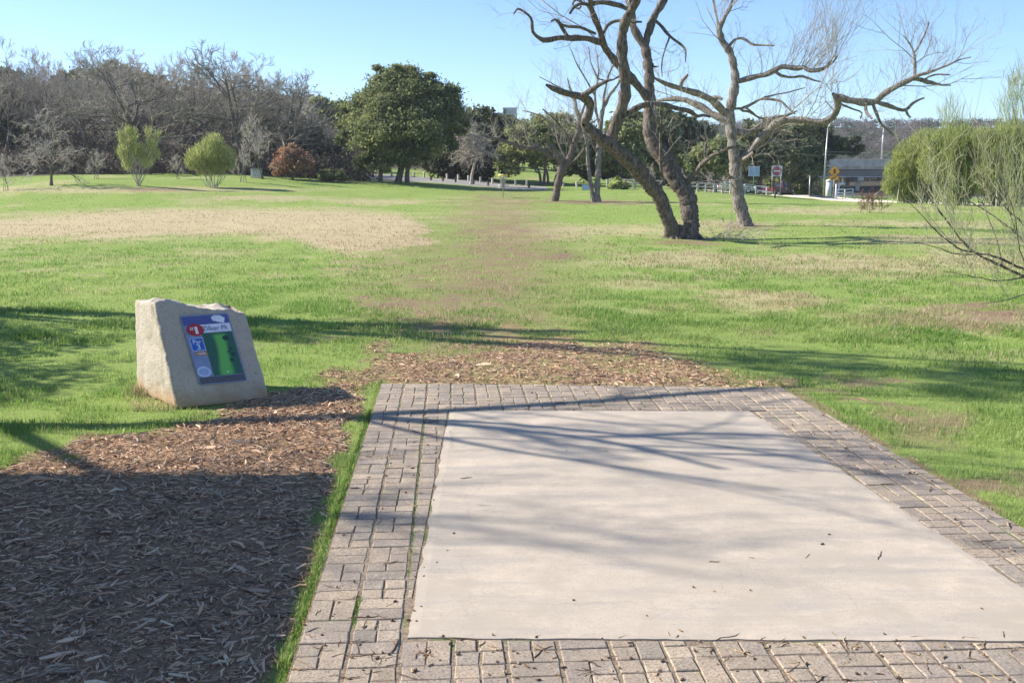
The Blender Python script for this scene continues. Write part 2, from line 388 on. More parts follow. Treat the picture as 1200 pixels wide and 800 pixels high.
# ------------------------------------------------------------------ blades of grass
def blades(n, pxr, pyr, power, hbase, name, label, drymin=0):
    u = R.random(n); py = pyr[0] + (pyr[1] - pyr[0]) * u ** power; px = R.uniform(pxr[0], pxr[1], n)
    x, y, z, ok = G(px, py)
    d = np.hypot(x, y); ok &= (d < 115)
    x, y, z, d = x[ok], y[ok], z[ok], d[ok]
    x = x + R.normal(0, 1, len(x)) * d * .002; y = y + R.normal(0, 1, len(x)) * d * .004; z = terr(x, y)
    dr, di, ch, pd, rd_ = zones(x, y, z); dr = np.maximum(dr, drymin); ch = ch * (drymin == 0)
    cl = np.clip((fbm(x * 2.4, y * 2.4, 41, 3) - .5) * 1.9 + .5, 0, 1); n1 = fbm(x * .8, y * .8, 42); n0 = fbm(x * .22, y * .22, 45)
    keep = R.random(len(x)) < (1 - .985 * sstep(.3, .85, ch)) * (1 - .92 * di) * (1 - (rd_ > .3)) * (pd < .3 + .5 * n1) * (.35 + .65 * sstep(.2, .6, cl))
    x, y, z, d, dr, di, ch, cl, n1, n0 = [a[keep] for a in (x, y, z, d, dr, di, ch, cl, n1, n0)]
    m_ = len(x)
    L = hbase * (.5 + R.random(m_)) * (.40 + 1.15 * cl) * (1 + .3 * dr) * (1 - .45 * ch) * (1 - .35 * sstep(14, 40, d))
    W = np.maximum(.0026, .00055 * d) * (.7 + .6 * R.random(m_))
    az = R.uniform(0, 2 * math.pi, m_); lean = R.uniform(.15, 1.1, m_)
    D_ = np.stack([np.cos(az), np.sin(az), 0 * az], 1); S = np.stack([-np.sin(az + R.normal(0, .6, m_)), np.cos(az), 0 * az], 1)
    B0 = np.stack([x, y, z - .012], 1); U = np.array([0, 0, 1.])
    mid = B0 + U * (L * .6)[:, None] + D_ * (L * lean * .25)[:, None]
    tip = B0 + U * (L * (1 - .25 * lean))[:, None] + D_ * (L * lean * .8)[:, None]
    w = (W / 2)[:, None] * S
    V = np.stack([B0 - w, B0 + w, mid + w * .8, mid - w * .8, tip], 1).reshape(-1, 3)
    b_ = np.arange(m_) * 5
    q_ = np.stack([b_, b_ + 1, b_ + 2, b_ + 3], 1); t_ = np.stack([b_ + 3, b_ + 2, b_ + 4], 1)
    g0 = np.array([.17, .30, .06]); g1_ = np.array([.38, .47, .15]); g2 = np.array([.46, .48, .20]); dc = np.array([.50, .41, .25])
    t = np.clip((n1 - .5) * 1.6 + .5 + (n0 - .5) * 1.0 - (cl - .5) * .7 + R.normal(0, .25, m_), 0, 1)[:, None]
    c = g0 * (1 - t) + g1_ * t
    yel = (R.random(m_) < .06 + .55 * sstep(.5, .75, n0) * sstep(10, 30, d))[:, None]; c = np.where(yel, g2, c)
    isd = (R.random(m_) < np.clip(dr * 1.05 + .02 + .15 * ch + .3 * di, 0, .97))[:, None]
    c = np.where(isd, dc * (.7 + .5 * R.random((m_, 1))), c)
    c = c * (.8 + .4 * R.random((m_, 1)))
    C = np.repeat(c, 5, 0)
    o = mesh_np(name, V, [q_, t_], M['grass'], None, False, {'Col': C})
    tag(o, label, 'grass', kind='stuff'); return o
blades(360000, (-220, 1420), (206, 400), .8, .044, 'lawn_grass', 'short green and straw coloured grass over the open field')
blades(360000, (-220, 1420), (360, 780), 1.0, .037, 'turf_grass', 'close fresh green turf round the stone tee pad')

blades(1500, (152, 206), (458, 481), 1.0, .06, 'dry_grass_tufts', 'straw coloured grass tufts at the foot of the stone marker', .75)
# ------------------------------------------------------------------ wood chips
def chipset(n, pxr, pyr, smul=1.0):
    px = R.uniform(*pxr, n); py = R.uniform(*pyr, n)
    return px, py
def mulch():
    XS, YS = [], []
    # near left field (world uniform) and front patch
    for (x0, x1, y0, y1, n) in ((-5.6, -.4, 1.2, 8.6, 105000), (-3.2, 3.2, 7.2, 10.8, 60000)):
        XS.append(R.uniform(x0, x1, n)); YS.append(R.uniform(y0, y1, n))
    x = np.concatenate(XS); y = np.concatenate(YS); z = terr(x, y)
    dr, di, ch, pd, rd_ = zones(x, y, z)
    keep = (R.random(len(x)) < np.clip(ch * 1.15 - .12, .004, 1)) & (pd < .3)
    x, y, z, ch = x[keep], y[keep], z[keep], ch[keep]; n = len(x)
    L = np.exp(R.normal(math.log(.024), .52, n)); W = L * R.uniform(.07, .24, n); T = np.minimum(W * .4, .004) + .001
    big = R.random(n) < .022; L[big] = R.uniform(.06, .12, big.sum()); W[big] = R.uniform(.005, .016, big.sum())
    az = R.uniform(0, 2 * math.pi, n); pit = R.normal(0, .15, n); rol = R.normal(0, .5, n)
    a = np.stack([np.cos(az) * np.cos(pit), np.sin(az) * np.cos(pit), np.sin(pit)], 1)
    up = np.stack([np.zeros(n), np.zeros(n), np.ones(n)], 1)
    s = np.cross(up, a); s /= np.linalg.norm(s, axis=1)[:, None]; u = np.cross(a, s)
    s2 = s * np.cos(rol)[:, None] + u * np.sin(rol)[:, None]; u2 = np.cross(a, s2)
    lump = (vnoise(x * 9, y * 9, 31) * .5 + vnoise(x * 22, y * 22, 32) * .5) * ch * .022
    c0 = np.stack([x, y, z + lump - .012 + R.uniform(.001, .013, n) * ch + np.abs(np.sin(pit)) * L * .3], 1)
    bend = (R.normal(0, .10, n) * L)[:, None] * s2
    V = []
    for t, w in ((-.5, .45), (0, 1.), (.5, .35)):
        cc = c0 + a * (L * t)[:, None] + (bend if t == 0 else 0)
        for sw, su in ((-1, -1), (1, -1), (1, 1), (-1, 1)):
            V.append(cc + s2 * (W * w * .5 * sw)[:, None] + u2 * (T * .5 * su)[:, None])
    V = np.stack(V, 1).reshape(-1, 3); b_ = (np.arange(n) * 12)[:, None]
    loc = []
    for k in (0, 4):
        for i in range(4): loc.append([k + i, k + (i + 1) % 4, k + 4 + (i + 1) % 4, k + 4 + i])
    loc += [[3, 2, 1, 0], [8, 9, 10, 11]]
    q_ = (b_[:, :, None] + np.array(loc)[None]).reshape(-1, 4)
    pal = np.array([[.54, .35, .22], [.62, .44, .29], [.42, .27, .17], [.27, .17, .12], [.52, .40, .28], [.70, .54, .36], [.50, .31, .19], [.14, .09, .06], [.38, .29, .21]])
    pr = np.array([.18, .13, .18, .14, .11, .06, .10, .07, .03]); pr /= pr.sum()
    c = pal[R.choice(len(pal), n, p=pr)] * (.75 + .5 * R.random((n, 1)))
    o = mesh_np('wood_chip_mulch', V, [q_], M['chip'], None, False, {'Col': np.repeat(c, 12, 0)})
    tag(o, 'brown wood chip mulch scattered left of and beyond the paved tee', 'mulch', kind='stuff')
mulch()

# ------------------------------------------------------------------ brick border and slab
def clip(poly, clipper):
    out = list(poly)
    for i in range(len(clipper)):
        a, b_ = clipper[i], clipper[(i + 1) % len(clipper)]
        inp = out; out = []
        if not inp: return []
        def side(p): return (b_[0] - a[0]) * (p[1] - a[1]) - (b_[1] - a[1]) * (p[0] - a[0])
        for k in range(len(inp)):
            p, q2 = inp[k], inp[(k + 1) % len(inp)]; sp, sq = side(p), side(q2)
            if sp >= 0: out.append(p)
            if sp * sq < 0:
                t = sp / (sp - sq); out.append((p[0] + t * (q2[0] - p[0]), p[1] + t * (q2[1] - p[1])))
    return out
def w2(px, py):
    a, yy, zz = ray(px, py); t = -HCAM / zz; return (float(a * t), float(yy * t))
oA, oB = w2(335, 800), w2(447, 450); oC = w2(916, 455); oD = w2(1200, 620)
e1 = np.array(oB) - np.array(oA); e1 /= np.linalg.norm(e1)
oA = tuple(np.array(oA) - e1 * 1.15)
_k = (oA[1] - oC[1]) / (oD[1] - oC[1]); oD = (oC[0] + (oD[0] - oC[0]) * _k, oA[1] - .05)
outer = [oA, oD, oC, oB]
cA, cB, cC, cD = w2(477, 750), w2(527, 483), w2(878, 483), w2(1200, 693)
k_ = (cA[1] - cC[1]) / (cD[1] - cC[1]); cD = (cC[0] + (cD[0] - cC[0]) * k_, cA[1] - .03)
slab = [cA, cD, cC, cB]
outer_r = outer
e2 = np.array([e1[1], -e1[0]])
Vb, Fb, Cb = [], {}, []; nv = 0
mod = .205; gap = .0035
def paver(c0, c1, r0, r1):
    """brick in grid coordinates"""
    global nv
    jit = R.normal(0, .0026, 8)
    gl_ = .0075 if abs(c0 / mod - round(c0 / mod)) < .01 else .0035; gr_ = .0075 if abs(c1 / mod - round(c1 / mod)) < .01 else .0035; gv = .0024
    pts = [(c0 + gl_, r0 + gv), (c1 - gr_, r0 + gv), (c1 - gr_, r1 - gv), (c0 + gl_, r1 - gv)]
    pts = [(p[0] + jit[2 * i], p[1] + jit[2 * i + 1]) for i, p in enumerate(pts)]
    W = [tuple(np.array(oA) + e2 * p[0] + e1 * p[1]) for p in pts]
    W = clip(W, outer_r)
    if len(W) < 3: return
    cen = np.mean(W, 0)
    def area(q): q = np.array(q); return abs(np.sum(q[:, 0] * np.roll(q[:, 1], -1) - np.roll(q[:, 0], -1) * q[:, 1])) / 2
    best = []
    for e in range(4):
        a_, b_2 = np.array(slab[e]), np.array(slab[(e + 1) % 4]); dd = (b_2 - a_) / np.linalg.norm(b_2 - a_); nn = np.array([dd[1], -dd[0]])
        far_ = [tuple(a_ - dd * 50 + nn * .012), tuple(a_ - dd * 50 + nn * 90), tuple(b_2 + dd * 50 + nn * 90), tuple(b_2 + dd * 50 + nn * .012)]
        c_ = clip(W, far_)
        if len(c_) >= 3 and (not best or area(c_) > area(best)): best = c_
    if not best or area(best) < .0018: return
    W = best; cen = np.mean(W, 0)
    if R.random() < .004: return
    W = np.array(W); n = len(W)
    h = .010 + R.normal(0, .0010) + .004 * (vnoise(cen[0] * 1.3, cen[1] * 1.3, 71) - .5); tx, ty = R.normal(0, .004, 2)
    def lvl(ins_, z):
        dirv = cen - W; dl = np.linalg.norm(dirv, axis=1)[:, None]; Q = W + dirv / dl * ins_
        zz = z + (Q[:, 0] - cen[0]) * tx + (Q[:, 1] - cen[1]) * ty
        return np.column_stack([Q, zz])
    Vn = np.concatenate([lvl(0, h - .05), lvl(0, h - .008), lvl(.002, h - .003), lvl(.007, h)])
    for l in range(3):
        for i in range(n): Fb.setdefault(4, []).append([nv + l * n + i, nv + l * n + (i + 1) % n, nv + (l + 1) * n + (i + 1) % n, nv + (l + 1) * n + i])
    Fb.setdefault(n, []).append([nv + 3 * n + i for i in range(n)])
    base = np.array([[.40, .335, .26], [.46, .38, .29], [.35, .305, .25], [.43, .35, .265], [.38, .32, .265]])[R.integers(5)] * R.uniform(.86, 1.12)
    Vb.append(Vn); Cb.append(np.tile(base, (len(Vn), 1))); nv += len(Vn)
for i in range(0, 40):
    for k in range(0, 44):
        c0, r0 = i * mod, k * mod; hm = mod / 2
        cut = r0 + hm + R.normal(0, .002)
        if (i + k) % 2:
            for a_, b_ in ((r0, cut), (cut, r0 + mod)):
                if R.random() < .30: m_ = c0 + hm + R.normal(0, .006); paver(c0, m_, a_, b_); paver(m_, c0 + mod, a_, b_)
                else: paver(c0, c0 + mod, a_, b_)
        else:
            for a_, b_ in ((c0, c0 + hm), (c0 + hm, c0 + mod)):
                if R.random() < .62: paver(a_, b_, r0, cut); paver(a_, b_, cut, r0 + mod)
                else: paver(a_, b_, r0, r0 + mod)
m, nt, b = new_mat('clay_paver'); a = N(nt, 'ShaderNodeAttribute'); a.attribute_name = 'Col'; v = mapped(nt)
f1 = noise(nt, v, 8, 6); f2 = noise(nt, v, 90, 6, .75); f3 = noise(nt, v, 2.2, 4)
c = mix(nt, .8, a.outputs['Color'], ramp(nt, f1, [(.3, (.72, .72, .74)), (.7, (1.18, 1.12, 1.05))]), 'MULTIPLY')
c = mix(nt, ramp(nt, f2, [(.38, (.85, .85, .85)), (.52, (0, 0, 0))]), c, (.14, .115, .09)); c = mix(nt, ramp(nt, noise(nt, v, 38, 5), [(.56, (0, 0, 0)), (.74, (.7, .7, .7))]), c, (.52, .46, .38))
c = mix(nt, ramp(nt, f3, [(.5, (0, 0, 0)), (.75, (.45, .45, .45))]), c, (.22, .19, .17))
nt.links.new(c, b.inputs['Base Color']); b.inputs['Roughness'].default_value = .88; b.inputs['Specular IOR Level'].default_value = .2
bump(nt, b, f2, .8, .006)
o = mesh_np('brick_path', np.concatenate(Vb), [np.array(v_) for v_ in Fb.values()], m, None, False, {'Col': np.concatenate(Cb)}); tag(o, kind='structure')
# joint bed
m, nt, b = new_mat('joint_dirt'); v = mapped(nt); f = noise(nt, v, 12, 6); f2 = noise(nt, v, 70, 4)
c = mix(nt, ramp(nt, f2, [(.35, (0, 0, 0)), (.65, (1, 1, 1))]), (.14, .105, .075), (.31, .24, .165)); c = mix(nt, ramp(nt, noise(nt, v, 2.5, 4), [(.56, (0, 0, 0)), (.66, (1, 1, 1))]), c, (.13, .16, .05))
nt.links.new(c, b.inputs['Base Color']); b.inputs['Roughness'].default_value = .95; bump(nt, b, f2, .7, .01)
o = mesh_np('joint_sand', [(p[0], p[1], .0055) for p in outer], [np.array([[0, 1, 2, 3]])], m); tag(o, kind='structure')
# slab
NS, MS = 60, 80
u, v_ = np.meshgrid(np.linspace(0, 1, NS), np.linspace(0, 1, MS))
sA, sB, sC, sD = map(np.array, (cA, cB, cC, cD))
Q = ((1 - u)[..., None] * (1 - v_)[..., None] * sA + u[..., None] * (1 - v_)[..., None] * sD + u[..., None] * v_[..., None] * sC + (1 - u)[..., None] * v_[..., None] * sB)
edge = np.minimum(np.minimum(u, 1 - u) * 2.2, np.minimum(v_, 1 - v_) * 2.8)
Q = Q + ((fbm(Q[..., 0] * 9, Q[..., 1] * 9, 77)[..., None] - .5) * .03) * (edge < .001)[..., None]
zt = .015 - .003 * (edge < .001) + (fbm(Q[..., 0] * 2, Q[..., 1] * 2, 78) - .5) * .004
Vs = np.column_stack([Q.reshape(-1, 2), zt.ravel()])
ii = np.arange(MS - 1)[:, None] * NS; jj = np.arange(NS - 1)[None]
q = np.stack([ii + jj, ii + jj + 1, ii + NS + jj + 1, ii + NS + jj], -1).reshape(-1, 4)
ring = list(range(NS)) + [r * NS + NS - 1 for r in range(1, MS)] + [(MS - 1) * NS + k for k in range(NS - 2, -1, -1)] + [r * NS for r in range(MS - 2, 0, -1)]
n0 = len(Vs); low = Vs[ring].copy(); low[:, 2] = -.06; Vs = np.concatenate([Vs, low]); nr_ = len(ring)
sq = np.array([[ring[(i + 1) % nr_], ring[i], n0 + i, n0 + (i + 1) % nr_] for i in range(nr_)])
m, nt, b = new_mat('worn_concrete'); v = mapped(nt)
f1 = noise(nt, v, 1.1, 5); f2 = noise(nt, v, 9, 8, .7); f3 = noise(nt, v, 110, 6, .8); f4 = noise(nt, mapped(nt, (1, 5, 1)), 1.4, 5)
c = mix(nt, ramp(nt, f1, [(.36, (0, 0, 0)), (.62, (1, 1, 1))]), (.45, .39, .31), (.54, .455, .355)); c = mix(nt, ramp(nt, f2, [(.3, (.5, .5, .5)), (.6, (0, 0, 0))]), c, (.37, .31, .255))
c = mix(nt, ramp(nt, f4, [(.46, (0, 0, 0)), (.66, (.75, .75, .75))]), c, (.35, .315, .28)); c = mix(nt, ramp(nt, f3, [(.36, (.7, .7, .7)), (.47, (0, 0, 0))]), c, (.27, .225, .18)); c = mix(nt, ramp(nt, noise(nt, v, 30, 6, .75), [(.58, (0, 0, 0)), (.72, (.55, .55, .55))]), c, (.55, .49, .41))
vo = N(nt, 'ShaderNodeTexVoronoi', feature='DISTANCE_TO_EDGE'); vo.inputs['Scale'].default_value = .42
wv = N(nt, 'ShaderNodeVectorMath', operation='MULTIPLY_ADD'); nz = N(nt, 'ShaderNodeTexNoise'); nz.inputs['Scale'].default_value = 2.5; nz.inputs['Detail'].default_value = 8; nt.links.new(v, nz.inputs['Vector'])
nt.links.new(nz.outputs['Color'], wv.inputs[0]); wv.inputs[1].default_value = (.5, .5, .5); nt.links.new(v, wv.inputs[2]); nt.links.new(wv.outputs[0], vo.inputs['Vector'])
c = mix(nt, ramp(nt, vo.outputs['Distance'], [(.0, (.16, .16, .16)), (.003, (0, 0, 0))]), c, (.22, .18, .15))
c = mix(nt, ramp(nt, noise(nt, v, 3.2, 7, .65), [(.48, (0, 0, 0)), (.64, (.8, .8, .8))]), c, (.40, .345, .275))
nt.links.new(c, b.inputs['Base Color']); b.inputs['Roughness'].default_value = .85; b.inputs['Specular IOR Level'].default_value = .25
bump(nt, b, f3, .35, .002)
o = mesh_np('tee_pavement', Vs, [q, sq], m); tag(o, kind='structure')
# litter: bits of twig and leaf on the paving
def litter():
    mb = MB()
    for k in range(0, 900, 2):
        if k < 45: px, py = random.uniform(480, 1190), random.uniform(490, 760)
        elif k < 400: px, py = random.uniform(345, 1190), random.uniform(745, 800)
        elif k < 620: px, py = random.uniform(350, 520), random.uniform(470, 780)
        elif k < 760:
            py = random.uniform(460, 680); px = 900 + (py - 470) * 1.6 + random.uniform(-20, 60)
        else: px, py = random.uniform(450, 920), random.uniform(449, 482)
        x, y = w2(px, py)
        L = random.choice([.010, .014, .02, .03, .05, .08, .11]) * random.uniform(.6, 1.2); a = random.uniform(0, 6.28); w = random.uniform(.001, .0035) if L > .03 else random.uniform(.003, .007)
        c = random.choice([(.10, .06, .04), (.25, .16, .09), (.45, .34, .2), (.16, .10, .07)])
        n = 5; pts = []
        for i in range(n):
            t = i / (n - 1) - .5; pts.append((x + math.cos(a) * L * t + random.gauss(0, L * .04), y + math.sin(a) * L * t + random.gauss(0, L * .04), .0158 - (.0045 if not (483 < py < 748 and px > 530) else 0) + w * .5 + (.001 if i in (0, 4) else 0)))
        mb.tube(pts, [w * .4, w, w * .9, w * .8, w * .3], 5, col=c)
        if L > .045 and random.random() < .6:
            b0 = pts[2]; a2 = a + .7; mb.tube([b0, (b0[0] + math.cos(a2) * L * .25, b0[1] + math.sin(a2) * L * .25, b0[2] + .004)], [w * .6, w * .3], 4, col=c)
    tag(mb.build('twig_litter', M['chip']), 'small brown twigs and bits scattered on the concrete pad and bricks', 'litter', kind='stuff')
    # moss and weeds in the brick joints
    n = 0; V = []; C = []
    for (u0, r0, r1, cnt) in ((mod, 1.6, 5.2, 1300), (2 * mod, 1.5, 5.2, 500), (3 * mod, 4.2, 5.6, 300), (0.0, .2, 5.4, 2500)):
        for k in range(cnt):
            r = random.uniform(r0, r1)
            if vnoise(np.array([r * 1.8]), np.array([u0 * 9.3]), 5)[0] < .62 and u0 > 0: continue
            p = np.array(oA) + e2 * (u0 + random.gauss(0, .006) - (.02 if u0 == 0 else 0)) + e1 * r
            h = random.uniform(.012, .03); a = random.uniform(0, 6.28); w = .003
            V += [(p[0] - w * math.sin(a), p[1] + w * math.cos(a), -.002), (p[0] + w * math.sin(a), p[1] - w * math.cos(a), -.002), (p[0] + math.cos(a) * h * .6, p[1] + math.sin(a) * h * .6, h)]
            g = random.uniform(.7, 1.3); C += [(.13 * g, .22 * g, .04 * g)] * 3
    o = mesh_np('joint_weeds', V, [np.arange(len(V)).reshape(-1, 3)], M['grass'], None, False, {'Col': np.array(C)}); tag(o, 'thin green weeds growing in the brick joints', 'weeds', kind='stuff')
litter()
# ------------------------------------------------------------------ stone marker with its sign
def unit(v): v = np.asarray(v, float); return v / np.linalg.norm(v)
def w3(px, py, z=0.0):
    a, yy, zz = ray(px, py); t = (z - HCAM) / zz; return np.array([float(a * t), float(yy * t), z])
A0 = w3(207, 480, -.01); A1 = w3(316, 468, -.01)
# front plane leans back
hx = unit(A1 - A0); nrm_h = np.array([hx[1], -hx[0], 0]); lean = math.radians(20)
fn = unit(nrm_h * math.cos(lean) + np.array([0, 0, math.sin(lean)]))
def onplane(px, py, p0, n):
    a, yy, zz = ray(px, py); d = np.array([float(a), float(yy), float(zz)]); o = np.array([0, 0, HCAM]); t = np.dot(p0 - o, n) / np.dot(d, n); return o + d * t
A2 = onplane(287, 364, A0, fn); A3 = onplane(180, 352, A0, fn)
B0 = w3(160, 458, -.01); A3[2] = max(A3[2], .1)
back = B0 - A0
B1 = A1 + np.array([back[0] * .9, back[1] * .95, 0]); B3 = onplane(158, 352, B0, unit(np.array([-.2, -1, .0]))); B3 = B3
B2 = A2 + np.array([back[0] * .42, back[1] * .62, .0])
def rock():
    n = 40; faces = []; V = []; idx = {}
    c8 = {(0, 0, 0): A0, (1, 0, 0): A1, (1, 0, 1): A2, (0, 0, 1): A3, (0, 1, 0): B0, (1, 1, 0): B1, (1, 1, 1): B2, (0, 1, 1): B3}
    def pos(u, v, w):
        p = 0
        for k, c in c8.items():
            p = p + c * (u if k[0] else 1 - u) * (v if k[1] else 1 - v) * (w if k[2] else 1 - w)
        return p
    cen = pos(.5, .5, .45)
    from mathutils import noise as mn
    def vert(i, j, k):
        key = (i, j, k)
        if key in idx: return idx[key]
        u, v, w = i / n, j / n, k / n
        # round the edges
        q = np.array([u, v, w]) * 2 - 1; r = .03
        s = np.sign(q) * np.maximum(np.abs(q) - (1 - r * 2), 0) / (2 * r)
        L = np.linalg.norm(s)
        mx = np.max(np.abs(s))
        if L > mx > 0: q = np.sign(q) * (np.minimum(np.abs(q), 1 - r * 2) + np.abs(s) / L * mx * 2 * r)
        u2, v2, w2_ = (q + 1) / 2
        p = pos(u2, v2, w2_)
        nz = Vector((p * 1.0).tolist())
        d1 = mn.fractal(nz * 5, 1, 2, 4); d2 = mn.fractal(nz * 22, .9, 2, 4)
        front = j == 0
        amp = .004 if front else .012
        edge_d = min(u, 1 - u) if front else 1
        if front and (edge_d < .06 or w > .92): amp = .016
        p = p + unit(p - cen) * (d1 * amp + d2 * amp * .35)
        if k == n: p[2] += .018 * mn.fractal(nz * 9, 1, 2, 3) - .05 * sstep(.82, 1.0, u) - (.03 if u > .45 else 0) * .5 + .015 * math.sin(u * 9)
        idx[key] = len(V); V.append(p); return idx[key]
    for a in range(n):
        for b_ in range(n):
            faces.append([vert(a, 0, b_), vert(a + 1, 0, b_), vert(a + 1, 0, b_ + 1), vert(a, 0, b_ + 1)])
            faces.append([vert(a + 1, n, b_), vert(a, n, b_), vert(a, n, b_ + 1), vert(a + 1, n, b_ + 1)])
            faces.append([vert(0, a + 1, b_), vert(0, a, b_), vert(0, a, b_ + 1), vert(0, a + 1, b_ + 1)])
            faces.append([vert(n, a, b_), vert(n, a + 1, b_), vert(n, a + 1, b_ + 1), vert(n, a, b_ + 1)])
            faces.append([vert(a, b_, n), vert(a + 1, b_, n), vert(a + 1, b_ + 1, n), vert(a, b_ + 1, n)])
            faces.append([vert(a + 1, b_, 0), vert(a, b_, 0), vert(a, b_ + 1, 0), vert(a + 1, b_ + 1, 0)])
    base = (A0 + A1 + B0 + B1) / 4; base[2] = 0
    t = thing('stone_marker', 'sawn limestone block with leaning front face holding a coloured course sign, at the mulch edge', 'stone marker', base)
    m, nt, b = new_mat('limestone'); v = mapped(nt); f1 = noise(nt, v, 2.6, 6); f2 = noise(nt, v, 40, 8, .7)
    c = mix(nt, f1, (.45, .40, .33), (.57, .51, .42)); c = mix(nt, ramp(nt, noise(nt, v, 5, 6), [(.52, (0, 0, 0)), (.72, (.8, .8, .8))]), c, (.36, .315, .25)); c = mix(nt, ramp(nt, f2, [(.34, (.7, .7, .7)), (.46, (0, 0, 0))]), c, (.30, .26, .21))
    gm = N(nt, 'ShaderNodeSeparateXYZ'); nt.links.new(v, gm.inputs[0])
    ms = N(nt, 'ShaderNodeMath', operation='ADD'); ns = N(nt, 'ShaderNodeMath', operation='MULTIPLY'); ns.inputs[1].default_value = .35
    nt.links.new(noise(nt, v, 6, 5), ns.inputs[0]); nt.links.new(gm.outputs[2], ms.inputs[0]); nt.links.new(ns.outputs[0], ms.inputs[1])
    c = mix(nt, ramp(nt, ms.outputs[0], [(.20, (.75, .75, .75)), (.34, (0, 0, 0))]), c, (.42, .26, .13))
    nt.links.new(c, b.inputs['Base Color']); b.inputs['Roughness'].default_value = .93; b.inputs['Specular IOR Level'].default_value = .12; bump(nt, b, f2, 1.0, .012)
    o = mesh_np('stone_block', np.array(V) - base, [np.array(faces)], m, t, True)
    # the sign, in the front plane
    S = [onplane(px, py, A0 + fn * .008, fn) for px, py in ((210, 370.5), (267, 366.5), (290, 446), (234, 451.5))]
    def sp(u, v, h): return (1 - u) * (1 - v) * S[0] + u * (1 - v) * S[1] + u * v * S[2] + (1 - u) * v * S[3] + fn * h - base
    eu = unit(S[1] - S[0]); ev = unit(S[3] - S[0])
    def flat(name, uv, mat, h, parent, th=.0012):
        k = len(uv); Vt = [sp(u, v, h) for u, v in uv] + [sp(u, v, h - th) for u, v in uv]
        Fs = {k: [list(range(k - 1, -1, -1)), list(range(k, 2 * k))], }
        Fs.setdefault(4, []).extend([[i, (i + 1) % k, k + (i + 1) % k, k + i] for i in range(k)])
        return mesh_np(name, Vt, [np.array(x) for x in Fs.values()], mat, parent)
    def rect(u0, v0, u1, v1, r=0, asp=.68):
        if not r: return [(u0, v0), (u1, v0), (u1, v1), (u0, v1)]
        out = []
        for cx_, cy_, a0 in ((u1 - r, v0 + r * asp, -90), (u1 - r, v1 - r * asp, 0), (u0 + r, v1 - r * asp, 90), (u0 + r, v0 + r * asp, 180)):
            for s_ in range(6):
                an = math.radians(a0 + s_ * 18); out.append((cx_ + r * math.cos(an), cy_ + r * asp * math.sin(an)))
        return out
    def oval(cu, cv, ru, rv, k=32): return [(cu + ru * math.cos(i / k * 6.2832), cv + rv * math.sin(i / k * 6.2832)) for i in range(k)]
    def pm(name, col, **kw): return simple(name, col, .35, 0, 20, .12, **kw)
    panel = flat('sign_panel', rect(0, 0, 1, 1, .06), pm('panel_slate', (.20, .24, .36)), .003, t, .006)
    flat('sky_strip', rect(.03, .02, .97, .14), pm('panel_blue', (.08, .10, .30)), .0052, panel)
    cl = MB()
    flat('cloud_patch', [(.62, .045), (.70, .02), (.82, .03), (.90, .07), (.86, .14), (.74, .12), (.64, .10)], pm('panel_cloud', (.75, .78, .88)), .0062, panel)
    flat('title_strip', rect(.33, .145, .97, .265), pm('panel_title', (.70, .74, .85)), .0064, panel)
    flat('side_strip', rect(.02, .27, .34, .88), pm('panel_side', (.22, .29, .46)), .0052, panel)
    # map of the fairway: soft-edged greens
    m2, nt2, b2 = new_mat('map_greens'); a2 = N(nt2, 'ShaderNodeAttribute'); a2.attribute_name = 'Col'; nt2.links.new(a2.outputs['Color'], b2.inputs['Base Color']); b2.inputs['Roughness'].default_value = .35
    nu, nv_ = 28, 44; Vm, Cm = [], []
    for j in range(nv_):
        for i in range(nu):
            u = .345 + (.965 - .345) * i / (nu - 1); v_2 = .27 + (.885 - .27) * j / (nv_ - 1)
            fx = (u - (.66 + .03 * math.sin(v_2 * 5))) / (.13 + .02 * math.sin(v_2 * 9)); k = float(np.clip(1.35 - abs(fx) ** 1.6, 0, 1)) * float(sstep(.27, .33, v_2))
            c_ = np.array([.03, .12, .07]) * (1 - k) + np.array([.13, .48, .09]) * k
            Vm.append(sp(u, v_2, .0066)); Cm.append(c_)
    fm = [[j * nu + i, (j + 1) * nu + i, (j + 1) * nu + i + 1, j * nu + i + 1] for j in range(nv_ - 1) for i in range(nu - 1)]
    mesh_np('fairway_map', Vm, [np.array(fm)], m2, panel, False, {'Col': np.array(Cm)})
    dk = pm('map_tree_green', (.012, .06, .03))
    for (u, v_2, r) in ((.80, .36, .07), (.84, .52, .04), (.79, .56, .03), (.80, .68, .045), (.50, .54, .02), (.86, .60, .05)): flat('map_tree', oval(u, v_2, r, r * .55, 14), dk, .0076, panel)
    flat('map_tee', oval(.645, .845, .016, .012, 12), pm('panel_white', (.8, .82, .85)), .0078, panel)
    flat('pebble_strip', rect(.03, .895, .97, .985), simple('panel_pebbles', (.09, .09, .11), .4, 0, 160, .9), .0056, panel)
    flat('number_badge', oval(.235, .215, .175, .088), pm('badge_red', (.42, .02, .03)), .0076, panel)
    flat('par_tile', rect(.06, .33, .335, .515), pm('tile_rim', (.45, .52, .75)), .0062, panel)
    flat('par_tile_face', rect(.075, .34, .32, .505), pm('tile_blue', (.02, .12, .50)), .0072, panel)
    flat('distance_tile', rect(.10, .525, .345, .585), pm('tile_orange', (.38, .17, .07)), .0072, panel)
    flat('round_emblem', oval(.165, .815, .145, .078), pm('emblem_pale', (.50, .58, .76)), .0076, panel)
    flat('emblem_disc', oval(.165, .815, .10, .05), pm('emblem_blue', (.30, .40, .64)), .0086, panel)
    sw = np.linalg.norm(S[1] - S[0]); sh_ = np.linalg.norm(S[3] - S[0])
